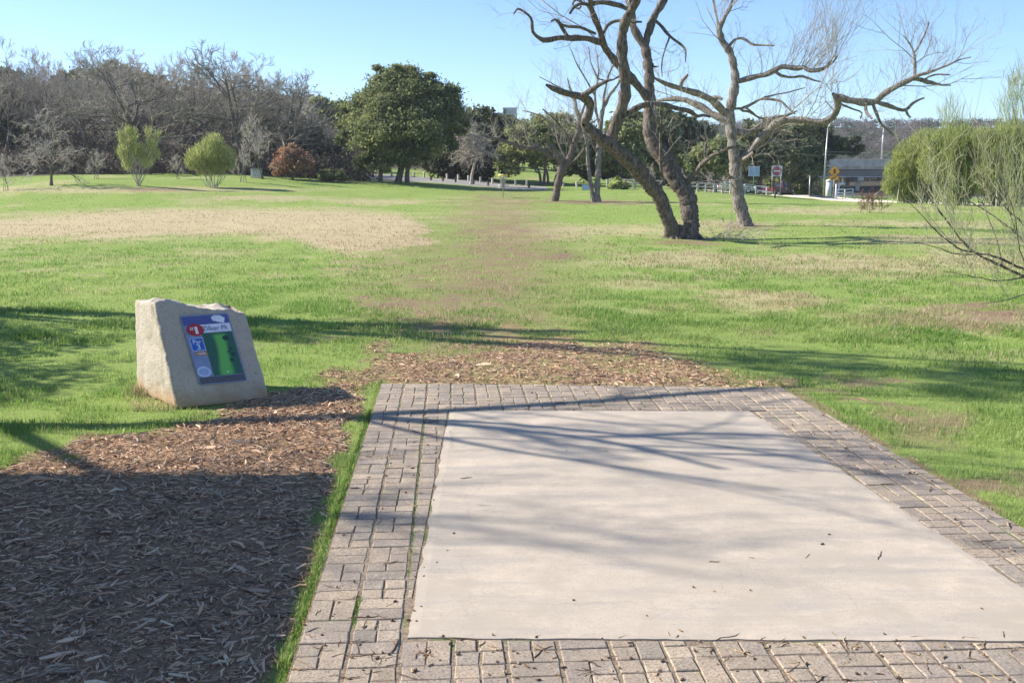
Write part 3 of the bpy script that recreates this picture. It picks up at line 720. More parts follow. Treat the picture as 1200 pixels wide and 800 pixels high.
    def text(s, u, v_2, h, mat, z=.0084, wid=None):
        cu = bpy.data.curves.new('t', 'FONT'); cu.body = s; cu.size = 1; cu.align_x = 'CENTER'; cu.align_y = 'CENTER'; cu.extrude = .0
        ob = bpy.data.objects.new('t', cu); COL.objects.link(ob); dg = bpy.context.evaluated_depsgraph_get(); me = bpy.data.meshes.new_from_object(ob.evaluated_get(dg)); bpy.data.objects.remove(ob)
        xs = [v.co.x for v in me.vertices]; ys = [v.co.y for v in me.vertices]; w0 = max(xs) - min(xs); k = h * sh_ / (max(ys) - min(ys)); kx = k if wid is None else wid * sw / w0
        mx, my = (max(xs) + min(xs)) / 2, (max(ys) + min(ys)) / 2
        for v in me.vertices:
            du = (v.co.x - mx) * kx / sw; dv = -(v.co.y - my) * k / sh_; p = sp(u + du, v_2 + dv, z); v.co = Vector(p.tolist())
        me.materials.append(mat); ob = bpy.data.objects.new('lettering', me); COL.objects.link(ob); ob.parent = panel
    wt = pm('letter_white', (.85, .85, .88)); nv2 = pm('letter_navy', (.06, .08, .20))
    text('#', .165, .195, .05, wt, wid=.075); text('1', .255, .22, .105, wt, wid=.06); text('Zilker Pk', .645, .205, .065, nv2, wid=.52)
    text('Par', .20, .385, .06, wt, wid=.17); text('3', .20, .46, .07, wt, wid=.075); text('180ft', .222, .555, .034, wt, wid=.19)
rock()

# ------------------------------------------------------------------ trees
def sm(pts, n):
    """resample px polyline smoothly; pts rows (px,py,rpx[,dz])"""
    pts = np.asarray(pts, float); d = np.concatenate([[0], np.cumsum(np.hypot(*np.diff(pts[:, :2], axis=0).T))])
    t = np.linspace(0, d[-1], n); out = np.empty((n, pts.shape[1]))
    # catmull-rom via numpy: gentle smoothing of the linear interpolation
    for c in range(pts.shape[1]): out[:, c] = np.interp(t, d, pts[:, c])
    k = max(1, int(n / (len(pts) * 2.2)))
    for _ in range(k):
        out[1:-1] = out[1:-1] * .5 + (out[:-2] + out[2:]) * .25
    return out
class Traced:
    """a tree drawn from picture measurements, each limb given its own distance"""
    def __init__(s, D, thin=.93): s.thin = thin; s.D = D; s.samples = []; s.big = Tubes(); s.lines = []
    def limb(s, pts, dz=0.0, k=12, root=False, step=4.0, wob=.8):
        pts = np.array([(p + (None,))[:3] if len(p) == 2 else p[:3] for p in pts], dtype=object)
        r = [p[2] for p in pts]; last = [(i, v) for i, v in enumerate(r) if v is not None]
        rr_ = np.interp(range(len(pts)), [i for i, v in last], [v for i, v in last])
        P2 = np.column_stack([pts[:, 0].astype(float), pts[:, 1].astype(float), rr_])
        Ltot = np.sum(np.hypot(*np.diff(P2[:, :2], axis=0).T)); n = max(5, int(Ltot / step))
        Q = sm(P2, n)
        if root or not s.samples: d0 = s.D
        else:
            S_ = np.array(s.samples); i = np.argmin((S_[:, 0] - Q[0, 0]) ** 2 + (S_[:, 1] - Q[0, 1]) ** 2); d0 = S_[i, 2]
            Q[0, :2] = Q[0, :2] * .3 + S_[i, :2] * .7
        t = np.linspace(0, 1, n); sc_ = s.D / F
        dep = d0 + dz * t ** 1.2 * (1 if root or True else 0)
        Q[1:-1, :2] += R.normal(0, .12 * wob, (n - 2, 2))
        for a, dd in zip(Q, dep): s.samples.append((a[0], a[1], dd))
        W = P(Q[:, 0], Q[:, 1], dep).T
        Q[:, 2] *= (1 - .06 + .10 * np.cos(np.arange(len(Q)) * .9 + pts[0, 0]) * (Q[:, 2] < 7)) * s.thin; s.big_add(W, Q[:, 2] * sc_, k); s.lines.append((W, Q[:, 2] * sc_)); return W
    def big_add(s, W, r, k): s.big.add(W, r)
def rdir(d, ang):
    v = R.normal(0, 1, 3); v -= v.dot(d) * d; v /= np.linalg.norm(v) + 1e-9
    return unit(d * math.cos(ang) + v * math.sin(ang))
def grow(T, p, d, L, r, lvl, maxl, nchild, upb=.25, wand=.22, ratio=.62, n=5, minr=.004, T2=None, split=1):
    pts = [p]; dd = d
    for i in range(n - 1):
        dd = unit(dd + R.normal(0, wand, 3) + np.array([0, 0, upb * .25])); pts.append(pts[-1] + dd * L / (n - 1))
    pts = np.array(pts); rad = np.linspace(r, max(r * .45, minr * .6), n)
    (T if (lvl < split or T2 is None) else T2).add(pts, rad)
    if lvl >= maxl: return
    nc = nchild[min(lvl, len(nchild) - 1)]
    for c in range(nc):
        t = .25 + .75 * (c + R.random()) / nc; i = min(int(t * (n - 1)), n - 2); f = t * (n - 1) - i
        q = pts[i] * (1 - f) + pts[i + 1] * f; base = unit(pts[i + 1] - pts[i])
        nd = unit(rdir(base, R.uniform(.45, 1.0)) + np.array([0, 0, upb * .5]))
        grow(T, q, nd, L * ratio * R.uniform(.7, 1.15), max(r * .52, minr), lvl + 1, maxl, nchild, upb, wand, ratio, max(3, n - 1), minr, T2, split)
def twigs_on(T, lines, dens, L, r0, maxl=2, nchild=(3, 3), up=.5, rmax=.2, frac0=.25, spread=(.4, 1.2)):
    for W, rad in lines:
        seg = np.linalg.norm(np.diff(W, axis=0), axis=1); tot = seg.sum(); cnt = R.poisson(dens * tot)
        for _ in range(cnt):
            t = R.uniform(frac0, 1) ; i = min(int(t * (len(W) - 1)), len(W) - 2)
            if rad[i] > rmax: continue
            base = unit(W[i + 1] - W[i]); nd = unit(rdir(base, R.uniform(*spread)) + np.array([0, 0, up]))
            grow(T, W[i], nd, L * R.uniform(.5, 1.3), min(r0, rad[i] * .6), 0, maxl, nchild, up * .8, .3, .6, 4, .003)
def base_of(px, D): p = onground(px, D); return p

# --- large double trunked tree
def main_tree():
    gp = g1(800, 279); D = gp[1]
    T = Traced(D)
    T.limb([(790, 284, 12.5), (787.5, 276, 9.6), (785, 262, 8.8), (780, 250, 8.6), (772, 229, 9), (758, 212, 9.3), (739, 190, 9), (720, 173.5, 8.5), (706, 164, 7.6), (694, 154, 6.2), (685, 145, 4.4)], -1.2, root=True, step=2.2)
    T.limb([(809, 285, 13.5), (809, 277, 11), (809.5, 262, 10.4), (808, 245, 11), (805, 228, 10.6), (797, 217, 10.5), (791, 209, 10.8), (780, 187, 10.3), (767, 170, 9.6), (761.5, 155, 8.4), (761, 140, 7.6), (762, 120, 7.2), (760.5, 106, 6.6), (761, 85, 6.2), (758, 64, 5.8), (755, 52, 5.6)], .8, root=True, step=2.2)
    T.limb([(684, 145, 4.8), (691, 133, 5.4), (692, 119, 5.2), (682, 113, 4.4), (663, 109, 3.4), (651, 105, 3), (643, 101, 3), (640, 99.5, 1.6)], -.8)
    T.limb([(676, 116, 3.4), (686, 111, 3), (696, 104, 3), (704, 98, 2.6), (712, 95, 2), (716, 93.5, 1)], -.4)
    T.limb([(716, 168, 8), (718, 154, 7.2), (725, 138, 6.8), (731, 118, 7), (733, 99, 6.6), (730.5, 80, 6.2), (728, 52, 6), (731, 27, 5.6), (740, 13, 5.2), (747, -4, 4.8), (757, -40, 3.4), (766, -90, 2)], -1.5)
    T.limb([(755, 54, 5.6), (760, 38, 5.4), (765, 22, 5.4), (771, 11, 5), (779, 0, 4.6), (790, -28, 3.4), (803, -75, 2)], 1.2)
    T.limb([(756, 56, 5.4), (747, 42, 5), (741, 30, 4.6), (742, 17, 4.4), (734, -4, 4), (722, -45, 2.6), (716, -85, 1.4)], .4)
    T.limb([(760, 117, 5.4), (747, 100, 5.2), (735, 85, 5), (720, 71, 5), (708, 55, 4.6), (704, 38, 4.2), (697, 21, 3.8), (692, 8, 3.6), (691, -12, 3), (684, -45, 2)], -2.2)
    T.limb([(692, 5, 3), (703, 2.5, 2.8), (716, 4, 2.8), (728, 7, 2.8), (737, 12, 2.4)], .8)
    T.limb([(692, 6, 2.4), (683, 4, 2.2), (675, 6, 2), (669, 12, 1.7), (668, 16, 1.3)], -.4); T.limb([(683, 4, 1.8), (676, -2, 1.6), (670, 3, 1.4), (672, 9, 1.2), (680, 12, 1.2), (681, 8, 1)], .3)
    T.limb([(703, 50, 3.8), (694, 46.5, 3.6), (684, 44.5, 3.5), (670, 45, 3.5), (655, 44, 3.1), (645, 46.5, 3), (637, 48, 3), (630, 43.5, 2.4), (625, 40, 2), (623, 33, 1.8), (624, 25, 1.7), (620, 18, 1.5), (613, 13, 1.3), (606, 9, 1.1), (602, 17, .7)], -1.6)
    T.limb([(664, 42, 2.4), (659, 33, 2.1), (656, 27, 2), (650, 21, 1.7), (646, 25, 1)], -.5); T.limb([(657, 29, 1.5), (667, 32, 1.7), (679, 31.5, 1.8), (690, 36, 1.7), (698, 40, 1.5)], .3)
    T.limb([(707, 40, 1.8), (711, 30, 2), (718, 25.5, 2), (727, 24, 1.9), (738, 26, 1.8), (752, 26, 1.1)], .6)
    T.limb([(722, 139, 4.2), (733, 134, 4), (744, 127, 3.8), (755, 122.5, 3.6), (772, 122, 3.4), (784, 124.5, 3.2), (795, 128, 3.1), (806, 129, 3), (813, 133, 2.7), (817, 138, 2.4), (822, 134, 2), (832, 137, 1.4)], 1.0)
    T.limb([(770, 26, 2.2), (777, 33, 2), (781, 39, 1.9), (790, 47, 1.8), (799, 53, 1.6), (804, 58, 1.3), (803, 73, .6)], -.8); T.limb([(785, 44, 1.2), (779, 58, 1), (775, 76, .8), (776, 90, .6)], .3)
    T.limb([(803, 219, 4), (808, 211, 3.7), (816, 201, 3.4), (823, 192, 3.2), (832, 184.5, 2.8), (842, 179, 2.3), (852, 174, 1.9), (866, 171, 1.3)], -1.0)
    T.limb([(826, 188, 1.9), (826, 174, 1.7), (829, 160, 1.5), (836, 151, 1.1), (843, 146, .7)], .3); T.limb([(828, 168, 1.1), (821, 156, .9), (815, 150, .5)], .2)
    T.limb([(779, 216, 2), (775, 204, 2.0), (774.5, 190, 2), (774, 162, 1.8), (775, 148, 1.6), (776, 134, 1.2)], -.9); T.limb([(774, 148, 1.2), (769, 140, .9), (771, 137, .6)], -.3)
    T.limb([(776, 206, 1.7), (769, 200, 1.6), (764, 195, 1.4), (766, 190, 1)], -.5); T.limb([(785, 190, 1.6), (787, 178, 1.5), (783, 166, 1.4), (787, 157, 1.2), (779, 147, .8)], -.3)
    T.limb([(735, 83, 1.6), (722, 92, 1.4), (712, 96, 1), (700, 92, .7)], -.4); T.limb([(761, 75, 2), (768, 79.5, 1.4), (771, 78, 1)], -.2)
    b = np.array([(gp[0]), D, gp[2]])
    t = thing('double_trunk_tree', 'big bare tree with two dark rough trunks leaning apart, nearest on the open grass', 'tree', b)
    T.big.build('trunk', M['bark'], t, 14, .24, True, b)
    tw = Tubes(); up = [l for l in T.lines if l[1].mean() * F / D < 5]
    twigs_on(tw, up, 1.7, .8, .009, 2, (3, 2), .5, .13, .2)
    top = [l for l in T.lines if l[0][:, 2].max() > 6.2]; twigs_on(tw, top, 1.8, 1.3, .011, 2, (3, 3), .6, .11, .45)
    twigs_on(tw, top, .7, 1.8, .022, 3, (4, 3, 3), .5, .12, .3)
    twigs_on(tw, T.lines[17:19], 3, .9, .009, 2, (4, 3), .7, .2, .1)
    tw.build('crown', M['twig'], t, 3, 0, True, b)
    # bark knots and flared roots
    rt = Tubes()
    for px0, sx in ((790, -1), (790, 1), (809, 1), (809, -1), (800, 0)):
        p0 = P(px0, 277, D); 
        for a in (R.uniform(-.5, .5), R.uniform(2.6, 3.6), R.uniform(-2, -1)):
            e = p0 + np.array([math.cos(a) * .42, math.sin(a) * .35, 0]); e[2] = gp[2] - .06
            rt.add(np.array([p0 + (0, 0, .25), p0 * .55 + e * .45 + (0, 0, .06), e]), [.16, .10, .04])
    rt.build('root', M['bark'], t, 8, .1, True, b)
    return gp
GP = main_tree()

def second_tree():
    gp = g1(873, 264.5); D = gp[1]; T = Traced(D)
    T.limb([(875, 268, 10.5), (873, 262, 9), (870, 250, 8.3), (866, 238, 8), (862, 214, 8), (862, 192, 7.8), (859, 170, 6.8), (856, 151, 6.4), (854.5, 131, 6.2), (860, 110, 6), (862, 93, 5.2), (860, 77, 4.8), (856, 62, 4.5), (846, 48, 4.2), (842, 35, 3.7), (848, 22, 2.6), (856, 9, 2), (861, -10, 1.4), (866, -40, .8)], .6, root=True, step=2.4)
    T.limb([(842, 36, 2.2), (841, 26, 1.6), (838, 12, 1.3), (835, -3, 1), (830, -30, .6)], .5)
    T.limb([(864, 96, 3.4), (874, 93, 3.4), (885, 90, 3.5), (897, 88, 3.4), (906, 84, 3.4), (915, 78, 3.3), (926, 79.5, 3.1), (938, 81, 3), (942, 77, 2.7), (943, 81, 2.6), (952, 84, 2.7), (964, 81, 2.4), (972, 77, 1.8), (977, 72, 1.3), (981, 66, .8)], -1.4)
    T.limb([(911, 88, 1.9), (919, 90, 1.7), (929, 91, 1.6), (937, 89, 1.5), (946, 91, 1.5), (955, 95, 1.2), (962, 96, .8)], .4)
    T.limb([(855, 54, 1.9), (860, 47, 1.8), (867, 44, 1.7), (874, 46, 1.6), (881, 53, 1.5), (892, 53, 1.3), (907, 54, .8)], -.7)
    T.limb([(851, 134, 5), (842, 124, 4.8), (833, 116, 4.6), (820, 110, 4.2), (810, 107, 3.9), (798, 104, 3.6), (785, 100, 3), (774, 95, 2.5), (766, 91, 1.4)], -1.2)
    T.limb([(835, 115, 2.6), (841, 114, 2.5), (846, 116, 2)], -.3); T.limb([(797, 103, 2.3), (799, 95, 2.2), (804, 90, 2), (806, 88, 1.6)], -.3)
    T.limb([(853, 142, 5), (843, 138, 4.8), (834, 134, 4.7), (823, 126, 4.5), (812, 121, 4.1), (803, 117, 3.8), (791, 116, 3.5), (775, 117, 2.6), (766, 120, 1.2)], 1.4)
    T.limb([(866, 190, 5.4), (873, 183, 5), (881, 177, 5.4), (886, 171, 5.6), (892, 163, 5.3), (899, 155, 5.4), (908, 146, 5.6), (918, 141, 5), (930, 140.5, 4.4), (943, 141, 4), (955, 143, 3.7), (966, 143.5, 3.7), (974, 139, 4), (980, 132, 4.2), (983, 121, 4.2), (979, 113, 3.8), (976, 110, 2)], -2.0)
    T.limb([(979, 113, 3.6), (986, 115, 4.2), (994, 118, 4.5), (1002, 118, 4.3), (1009, 121, 4.8), (1017, 119, 4.5), (1025, 121, 4), (1032, 114, 3.7), (1038, 108, 3.6), (1050, 102, 3.5), (1060, 97, 3.2), (1068, 93, 3), (1076, 88, 2.2), (1090, 85, 1.6), (1110, 77, 1.2), (1124, 70, .9), (1138, 67, .6)], -1.5)
    T.limb([(1070, 92, 2.4), (1079, 93, 2.6), (1087, 97, 2.6), (1093, 97, 1.8), (1102, 100, 1.3), (1114, 100, .7)], .5); T.limb([(1072, 89, 1.7), (1072.5, 78, 1.5), (1072, 67, 1.4), (1069, 56, 1.2), (1063, 47, .9), (1059, 42, .5)], .4)
    T.limb([(1072.5, 62, 1.1), (1078, 52, 1), (1084, 40, .9), (1089, 26, .6)], -.4); T.limb([(1083, 92, 1.2), (1097, 87, 1), (1113, 88, .7)], -.5)
    T.limb([(1028, 120, 2.6), (1038, 123, 2.6), (1046, 126, 2.3), (1055, 129, 2.2), (1062, 130, 2), (1067, 123, 1.7), (1074, 118, 1.5), (1083, 115, 1)], .6); T.limb([(1062, 130, 1.5), (1064, 135, 1.6), (1067, 138, 1)], .2)
    T.limb([(1015, 122, 2.4), (1014, 130, 2.2), (1016, 135, 1.7), (1022, 139, 1)], -.4); T.limb([(1022, 122, 2), (1027, 132, 1.7), (1031, 144, 1.7), (1038, 150, 1.5), (1047, 159, 1)], .5)
    T.limb([(985, 122, 1.2), (997, 127, 1.1), (1012, 132, 1), (1008, 140, .6)], .3)
    T.limb([(859, 154, 4.4), (867, 156, 4.2), (875, 157, 4), (885, 152, 3.6), (897, 143, 3.1), (908, 138, 2.6), (922, 136, 1.6), (934, 130, .9)], 1.2)
    T.limb([(864, 128, 1.9), (872, 126, 1.8), (880, 123, 1.7), (890, 116, 1.7), (902, 116, 1.6), (915, 118, 1.5), (925, 128, 1.2), (932, 134, .8)], -.8); T.limb([(890, 116, 1.3), (905, 112, 1.1), (925, 108, .9), (943, 103, .6)], .4)
    T.limb([(866, 130, 1.5), (878, 130, 1.5), (888, 138, 1.5), (900, 140, 1.4), (910, 147, 1)], .9); T.limb([(874, 126, 1.2), (885, 134, 1), (890, 140, .6)], .3)
    T.limb([(868, 189, 3.6), (877, 184, 3), (884, 178, 2.2)], -.9); T.limb([(856, 211, 2.2), (854, 204, 1.8), (850, 198, 1.1)], -.4)
    T.limb([(872, 182, 1.6), (888, 181, 1.5), (905, 180, 1.2), (918, 174, 1), (934, 173, .8), (952, 171, .5)], -1.2); T.limb([(902, 180, 1.1), (915, 184, 1), (935, 180, .8), (962, 183, .5)], -.6)
    T.limb([(888, 170, 1.8), (905, 165, 1.5), (920, 166, 1.2), (935, 163, .7)], -.9); T.limb([(859, 205, .9), (846, 213, .8), (825, 212, .6), (800, 219, .4)], -.8)
    T.limb([(895, 157, 1.6), (905, 156, 1.5), (918, 152, 1.3), (930, 156, .8)], -.6)
    b = np.array([gp[0], D, gp[2]])
    t = thing('spreading_bare_tree', 'pale grey single trunk tree with one long crooked limb reaching right over the road', 'tree', b)
    T.big.build('trunk', M['bark_pale'], t, 12, .22, True, b)
    tw = Tubes(); L = T.lines
    twigs_on(tw, [L[2], L[9], L[10], L[12], L[13]], 6.5, 1.25, .010, 2, (3, 3), .75, .2, .12, (.5, 1.1))
    twigs_on(tw, [L[2]], 9, 2.2, .010, 2, (3, 3), 1.0, .2, .45, (.3, .9))
    twigs_on(tw, [L[8]], 3.0, .8, .009, 2, (3, 3), .4, .2, .3)
    twigs_on(tw, L[14:], 3.0, .7, .008, 2, (3, 2), .3, .14, .1)
    twigs_on(tw, [L[0]], 1.5, .9, .009, 2, (3, 3), .5, .16, .5); twigs_on(tw, L[3:8], 2.2, .8, .008, 1, (3,), .4, .2, .1)
    twigs_on(tw, [L[2], L[8], L[9], L[10], L[12]], .9, 1.9, .02, 3, (4, 3, 3), .6, .2, .15); twigs_on(tw, [L[0]], .9, 1.5, .018, 2, (4, 3), .5, .12, .6)
    tw.build('crown', M['twig'], t, 3, 0, True, b)
second_tree()

def third_tree():
    gp = g1(651, 235.5); D = gp[1]; T = Traced(D)
    T.limb([(650, 237, 6), (651, 232, 5), (654, 216, 5), (658, 201, 5.6), (658, 190, 4.8), (650, 177, 4), (643, 171, 3.2), (641, 167, 2)], -.5, root=True, step=2)
    T.limb([(659, 200, 4.6), (665, 191, 4.4), (670, 177, 4), (674, 165, 4), (679, 152, 3.9), (679, 138, 2.8), (675, 128, 2.2), (674, 116, 1.8), (668, 104, 1.2), (665, 92, .8)], .6, step=2)
    T.limb([(648, 186, 3.2), (637, 177, 3), (623, 173, 2.9), (614, 174, 2.6), (601, 169, 2.1), (583, 163, 1.8), (570, 160, 1.4), (560, 156, 1)], -1.5, step=2)
    T.limb([(614, 174, 1.6), (608, 163, 1.4), (603, 150, 1.2), (596, 144, .8)], -.8); T.limb([(622, 172, 1.3), (615, 155, 1.1), (613, 143, .7)], .8)
    T.limb([(666, 190, 2), (655, 170, 1.6), (651, 150, 1.5), (652, 133, 1.1)], 1); T.limb([(678, 150, 2), (690, 146, 1.4), (700, 140, .8)], .8)
    T.limb([(672, 172, 1.7), (660, 152, 1.4), (650, 140, 1.2), (636, 128, .8)], -1.4); T.limb([(679, 140, 2), (686, 122, 1.6), (690, 104, 1)], -.8)
    T.limb([(651, 150, 1.2), (638, 138, 1), (624, 132, .8), (612, 130, .5)], .5); T.limb([(674, 118, 1.5), (660, 105, 1.1), (645, 97, .7), (632, 90, .5)], .9)
    T.limb([(662, 196, 1.8), (676, 186, 1.4), (688, 170, 1.2), (700, 166, .7)], -.8)
    b = np.array([gp[0], D, gp[2]])
    t = thing('leaning_bare_tree', 'bare tree with short leaning trunk and long low limb, right of the chain basket', 'tree', b)
    T.big.build('trunk', M['bark'], t, 9, .14, True, b)
    tw = Tubes(); twigs_on(tw, T.lines[1:], 2.6, 1.5, .013, 2, (4, 4), .5, .3, .2); tw.build('crown', M['twig'], t, 3, 0, True, b)
    gp = g1(697.5, 236.5); D = gp[1]; T = Traced(D)
    T.limb([(701, 238, 5.2), (699.5, 231, 4), (700.5, 206, 3.9), (701.7, 174, 3.6), (704, 148, 3), (706, 129, 2.6), (714, 112, 2), (725, 98, 1.4), (732, 80, .8)], .3, root=True, step=2)
    T.limb([(695, 237, 4), (695, 232, 2.9), (691.5, 210, 2.6), (689, 192, 2.3), (688, 170, 2), (684, 150, 1.6), (676, 128, 1.2), (673, 108, .8)], -.5, root=True, step=2)
    T.limb([(704, 150, 2.2), (698, 130, 1.8), (697, 108, 1.5), (702, 88, 1.1), (700, 64, .6)], 1); T.limb([(706, 131, 1.8), (708, 110, 1.5), (713, 88, 1.2), (722, 70, .9), (724, 52, .5)], -1)
    T.limb([(703, 165, 1.8), (715, 150, 1.5), (728, 142, 1), (740, 128, .7)], .8); T.limb([(697, 112, 1.4), (686, 92, 1), (676, 76, .8), (670, 60, .5)], -.5)
    T.limb([(702, 95, 1.2), (692, 74, .9), (690, 55, .5)], .4); T.limb([(700, 180, 1.6), (690, 160, 1.2), (672, 148, .8), (660, 142, .6)], -.8)
    b = np.array([gp[0], D, gp[2]])
    t = thing('slender_twin_tree', 'tall slim bare tree of two upright pale trunks, just right of the leaning tree', 'tree', b)
    T.big.build('trunk', M['bark_pale'], t, 8, .12, True, b)
    tw = Tubes(); twigs_on(tw, T.lines[0:], 2.7, 1.5, .013, 2, (4, 4), .6, .12, .45); tw.build('crown', M['twig'], t, 3, 0, True, b)
third_tree()

# --- generic bare trees (prototypes, copied)
def bare_proto(H, upb, nlimb=8, cnt=(6, 6, 5), r=.16, multi=1, spread=.9, tw='twig', bk='bark_dark', ratio=.55, minr=.012, trunkfrac=.35):
    T1, T2 = Tubes(), Tubes()
    for s_ in range(multi):
        n = 9; pts = [np.array([R.normal(0, .05 * multi), R.normal(0, .05 * multi), -.15])]; d = unit(np.array([R.normal(0, .06 + .17 * (multi > 1)), R.normal(0, .06 + .17 * (multi > 1)), 1]))
        HH = H * (.8 if nlimb else .95) * R.uniform(.8, 1)
        for i in range(n - 1): d = unit(d + R.normal(0, .10, 3) + (0, 0, .12)); pts.append(pts[-1] + d * HH / (n - 1))
        pts = np.array(pts); rad = np.linspace(1, .18, n) ** 1.0 * r / multi ** .5; rad[0] *= 1.35; T1.add(pts, rad)
        for k in range(nlimb):
            t = trunkfrac + (1 - trunkfrac) * (k + R.random() * .8) / nlimb; t = min(t, .97); i = min(int(t * (n - 1)), n - 2); q = pts[i] + (pts[i + 1] - pts[i]) * (t * (n - 1) - i)
            a = k * 2.4 + R.uniform(-.5, .5); el = R.uniform(.15, .8) + t * .4
            dd = unit(np.array([math.cos(a) * math.cos(el), math.sin(a) * math.cos(el), math.sin(el)]))
            grow(T1, q, dd, H * .36 * spread * (1.15 - t * .55) * R.uniform(.8, 1.2), rad[i] * .6, 0, 3, cnt, upb, .2, ratio, 5, minr, T2, 1)
    a = T1.build('trunk', M[bk], None, 6, .1); b = T2.build('crown', M[tw], None, 3)
    COL.objects.unlink(a); COL.objects.unlink(b)
    return a, b
PROTO = {}
for i in range(4): PROTO['tall%d' % i] = bare_proto(10, .22, 10, (5, 5, 5), .17, 1, 1.0, 'twig' if i % 2 else 'twig_dark', 'bark_dark')
PROTO['thicket0'] = bare_proto(9, .45, 6, (5, 5, 4), .10, 3, .75, 'twig', 'bark_dark')
PROTO['thicket1'] = bare_proto(9, .5, 6, (5, 5, 4), .10, 3, .7, 'twig_pale', 'bark')
PROTO['gnarl'] = bare_proto(10, .05, 10, (5, 5, 4), .24, 1, 1.1, 'twig_dark', 'bark_dark', .6, .02, .25)
PROTO['sapling'] = bare_proto(4, .5, 6, (4, 4, 3), .05, 4, .6, 'twig_pale', 'bark_pale', .55, .007, .2)
PROTO['bush'] = bare_proto(1.5, .35, 7, (4, 4, 3), .028, 7, .9, 'twig_red', 'bark', .55, .006, .15)
PROTO['small'] = bare_proto(6.6, .02, 16, (5, 5, 4), .11, 1, .80, 'twig_pale', 'bark_dark', .55, .009, .2)
USED = {}
def put(proto, name, label, cat, pos, h, H, rz=0, group=None, wid=1.0, parts=('trunk', 'crown')):
    t = thing(name, label, cat, pos, rz, group); s_ = h / H
    for src, pn in zip(PROTO[proto], parts):
        c = src.copy(); c.name = pn; COL.objects.link(c); c.parent = t; c.scale = (s_ * wid, s_ * wid, s_)
    return t
def put_px(proto, name, label, cat, px, D, toppy, H, **kw):
    g = onground(px, D); zc = D; top = P(px, toppy, D)[2]
    return put(proto, name, label, cat, g, (top - g[2]), H, kw.pop('rz', R.uniform(0, 6.28)), **kw)
wg = 'bare trees of the left wood'
wood = [
 (12, 84, 66, 'tall2', 'bare grey tree at the far left end of the wood'), (30, 92, 52, 'thicket0', 'slim stemmed bare trees behind the far left end of the wood'),
 (50, 86, 66, 'tall0', 'bare grey tree of the wood right behind the small dark trunked tree'), (78, 90, 60, 'thicket1', 'pale thin stemmed bare trees between the dark trunked tree and the lime shrub'),
 (98, 84, 70, 'tall3', 'bare dark tree left of the tall wide tree in the wood'), (124, 93, 60, 'thicket0', 'bare thicket tree just left of the lime column shrub'),
 (166, 82, 42, 'gnarl', 'tallest dark branched bare tree standing behind the lime column shrub'), (140, 90, 62, 'tall1', 'bare brown twigged tree rising left of the tallest dark tree'),
 (192, 88, 64, 'thicket1', 'pale thin bare tree between the two lime shrubs'), (212, 84, 66, 'tall2', 'bare grey tree behind the left edge of the round lime shrub'),
 (236, 90, 56, 'tall0', 'bare tree directly behind the round lime shrub'), (258, 86, 60, 'thicket0', 'bare many stemmed tree right of the round lime shrub'),
 (283, 82, 44, 'gnarl', 'wide bare tree with knotted dark branches against the sky near the wood end'), (306, 88, 66, 'tall3', 'bare tree between the knotted wide tree and the rusty leaved tree'),
 (330, 84, 78, 'gnarl', 'broad dark bare tree directly above the rusty leaved tree'), (352, 92, 112, 'thicket0', 'low dark bare tree at the right end of the wood'),
 (372, 98, 128, 'thicket1', 'grey thin bare tree between the rusty leaved tree and the live oak'), (392, 100, 130, 'thicket0', 'grey bare tree close behind the left edge of the live oak'),
 (-25, 86, 60, 'tall1', 'bare tree cut by the left picture edge'), (-50, 88, 60, 'tall3', 'bare tree out past the left picture edge')]
for k, (px, D, ty) in enumerate([(5, 96, 46), (62, 98, 48), (112, 99, 50), (152, 100, 48), (182, 97, 54), (226, 99, 52), (270, 97, 50), (300, 96, 54), (320, 95, 62), (345, 100, 88)]):
    wood.append((px, D, ty, ['tall0', 'tall2', 'thicket0', 'tall3', 'thicket1'][k % 5], 'back row bare tree of the left wood, ' + ['at its far left end', 'above the small dark trunked tree', 'left of the lime column shrub', 'just behind the tallest dark tree', 'between the two lime shrubs', 'above the round lime shrub left side', 'right behind the knotted wide tree', 'above the grey utility box', 'left above the rusty leaved tree', 'at its sloping right end'][k]))
wood = [(a, b_, c - 10 if b_ < 95 and a < 340 else c, d, e) for a, b_, c, d, e in wood]
for px, D, ty, pr, lab in wood:
    put_px(pr, 'bare_tree', lab, 'tree', px, D, ty, {'thicket0': 9.0, 'thicket1': 9.0}.get(pr, 11.2), group=wg, wid=1.15 if pr[0] == 't' else 1.3)
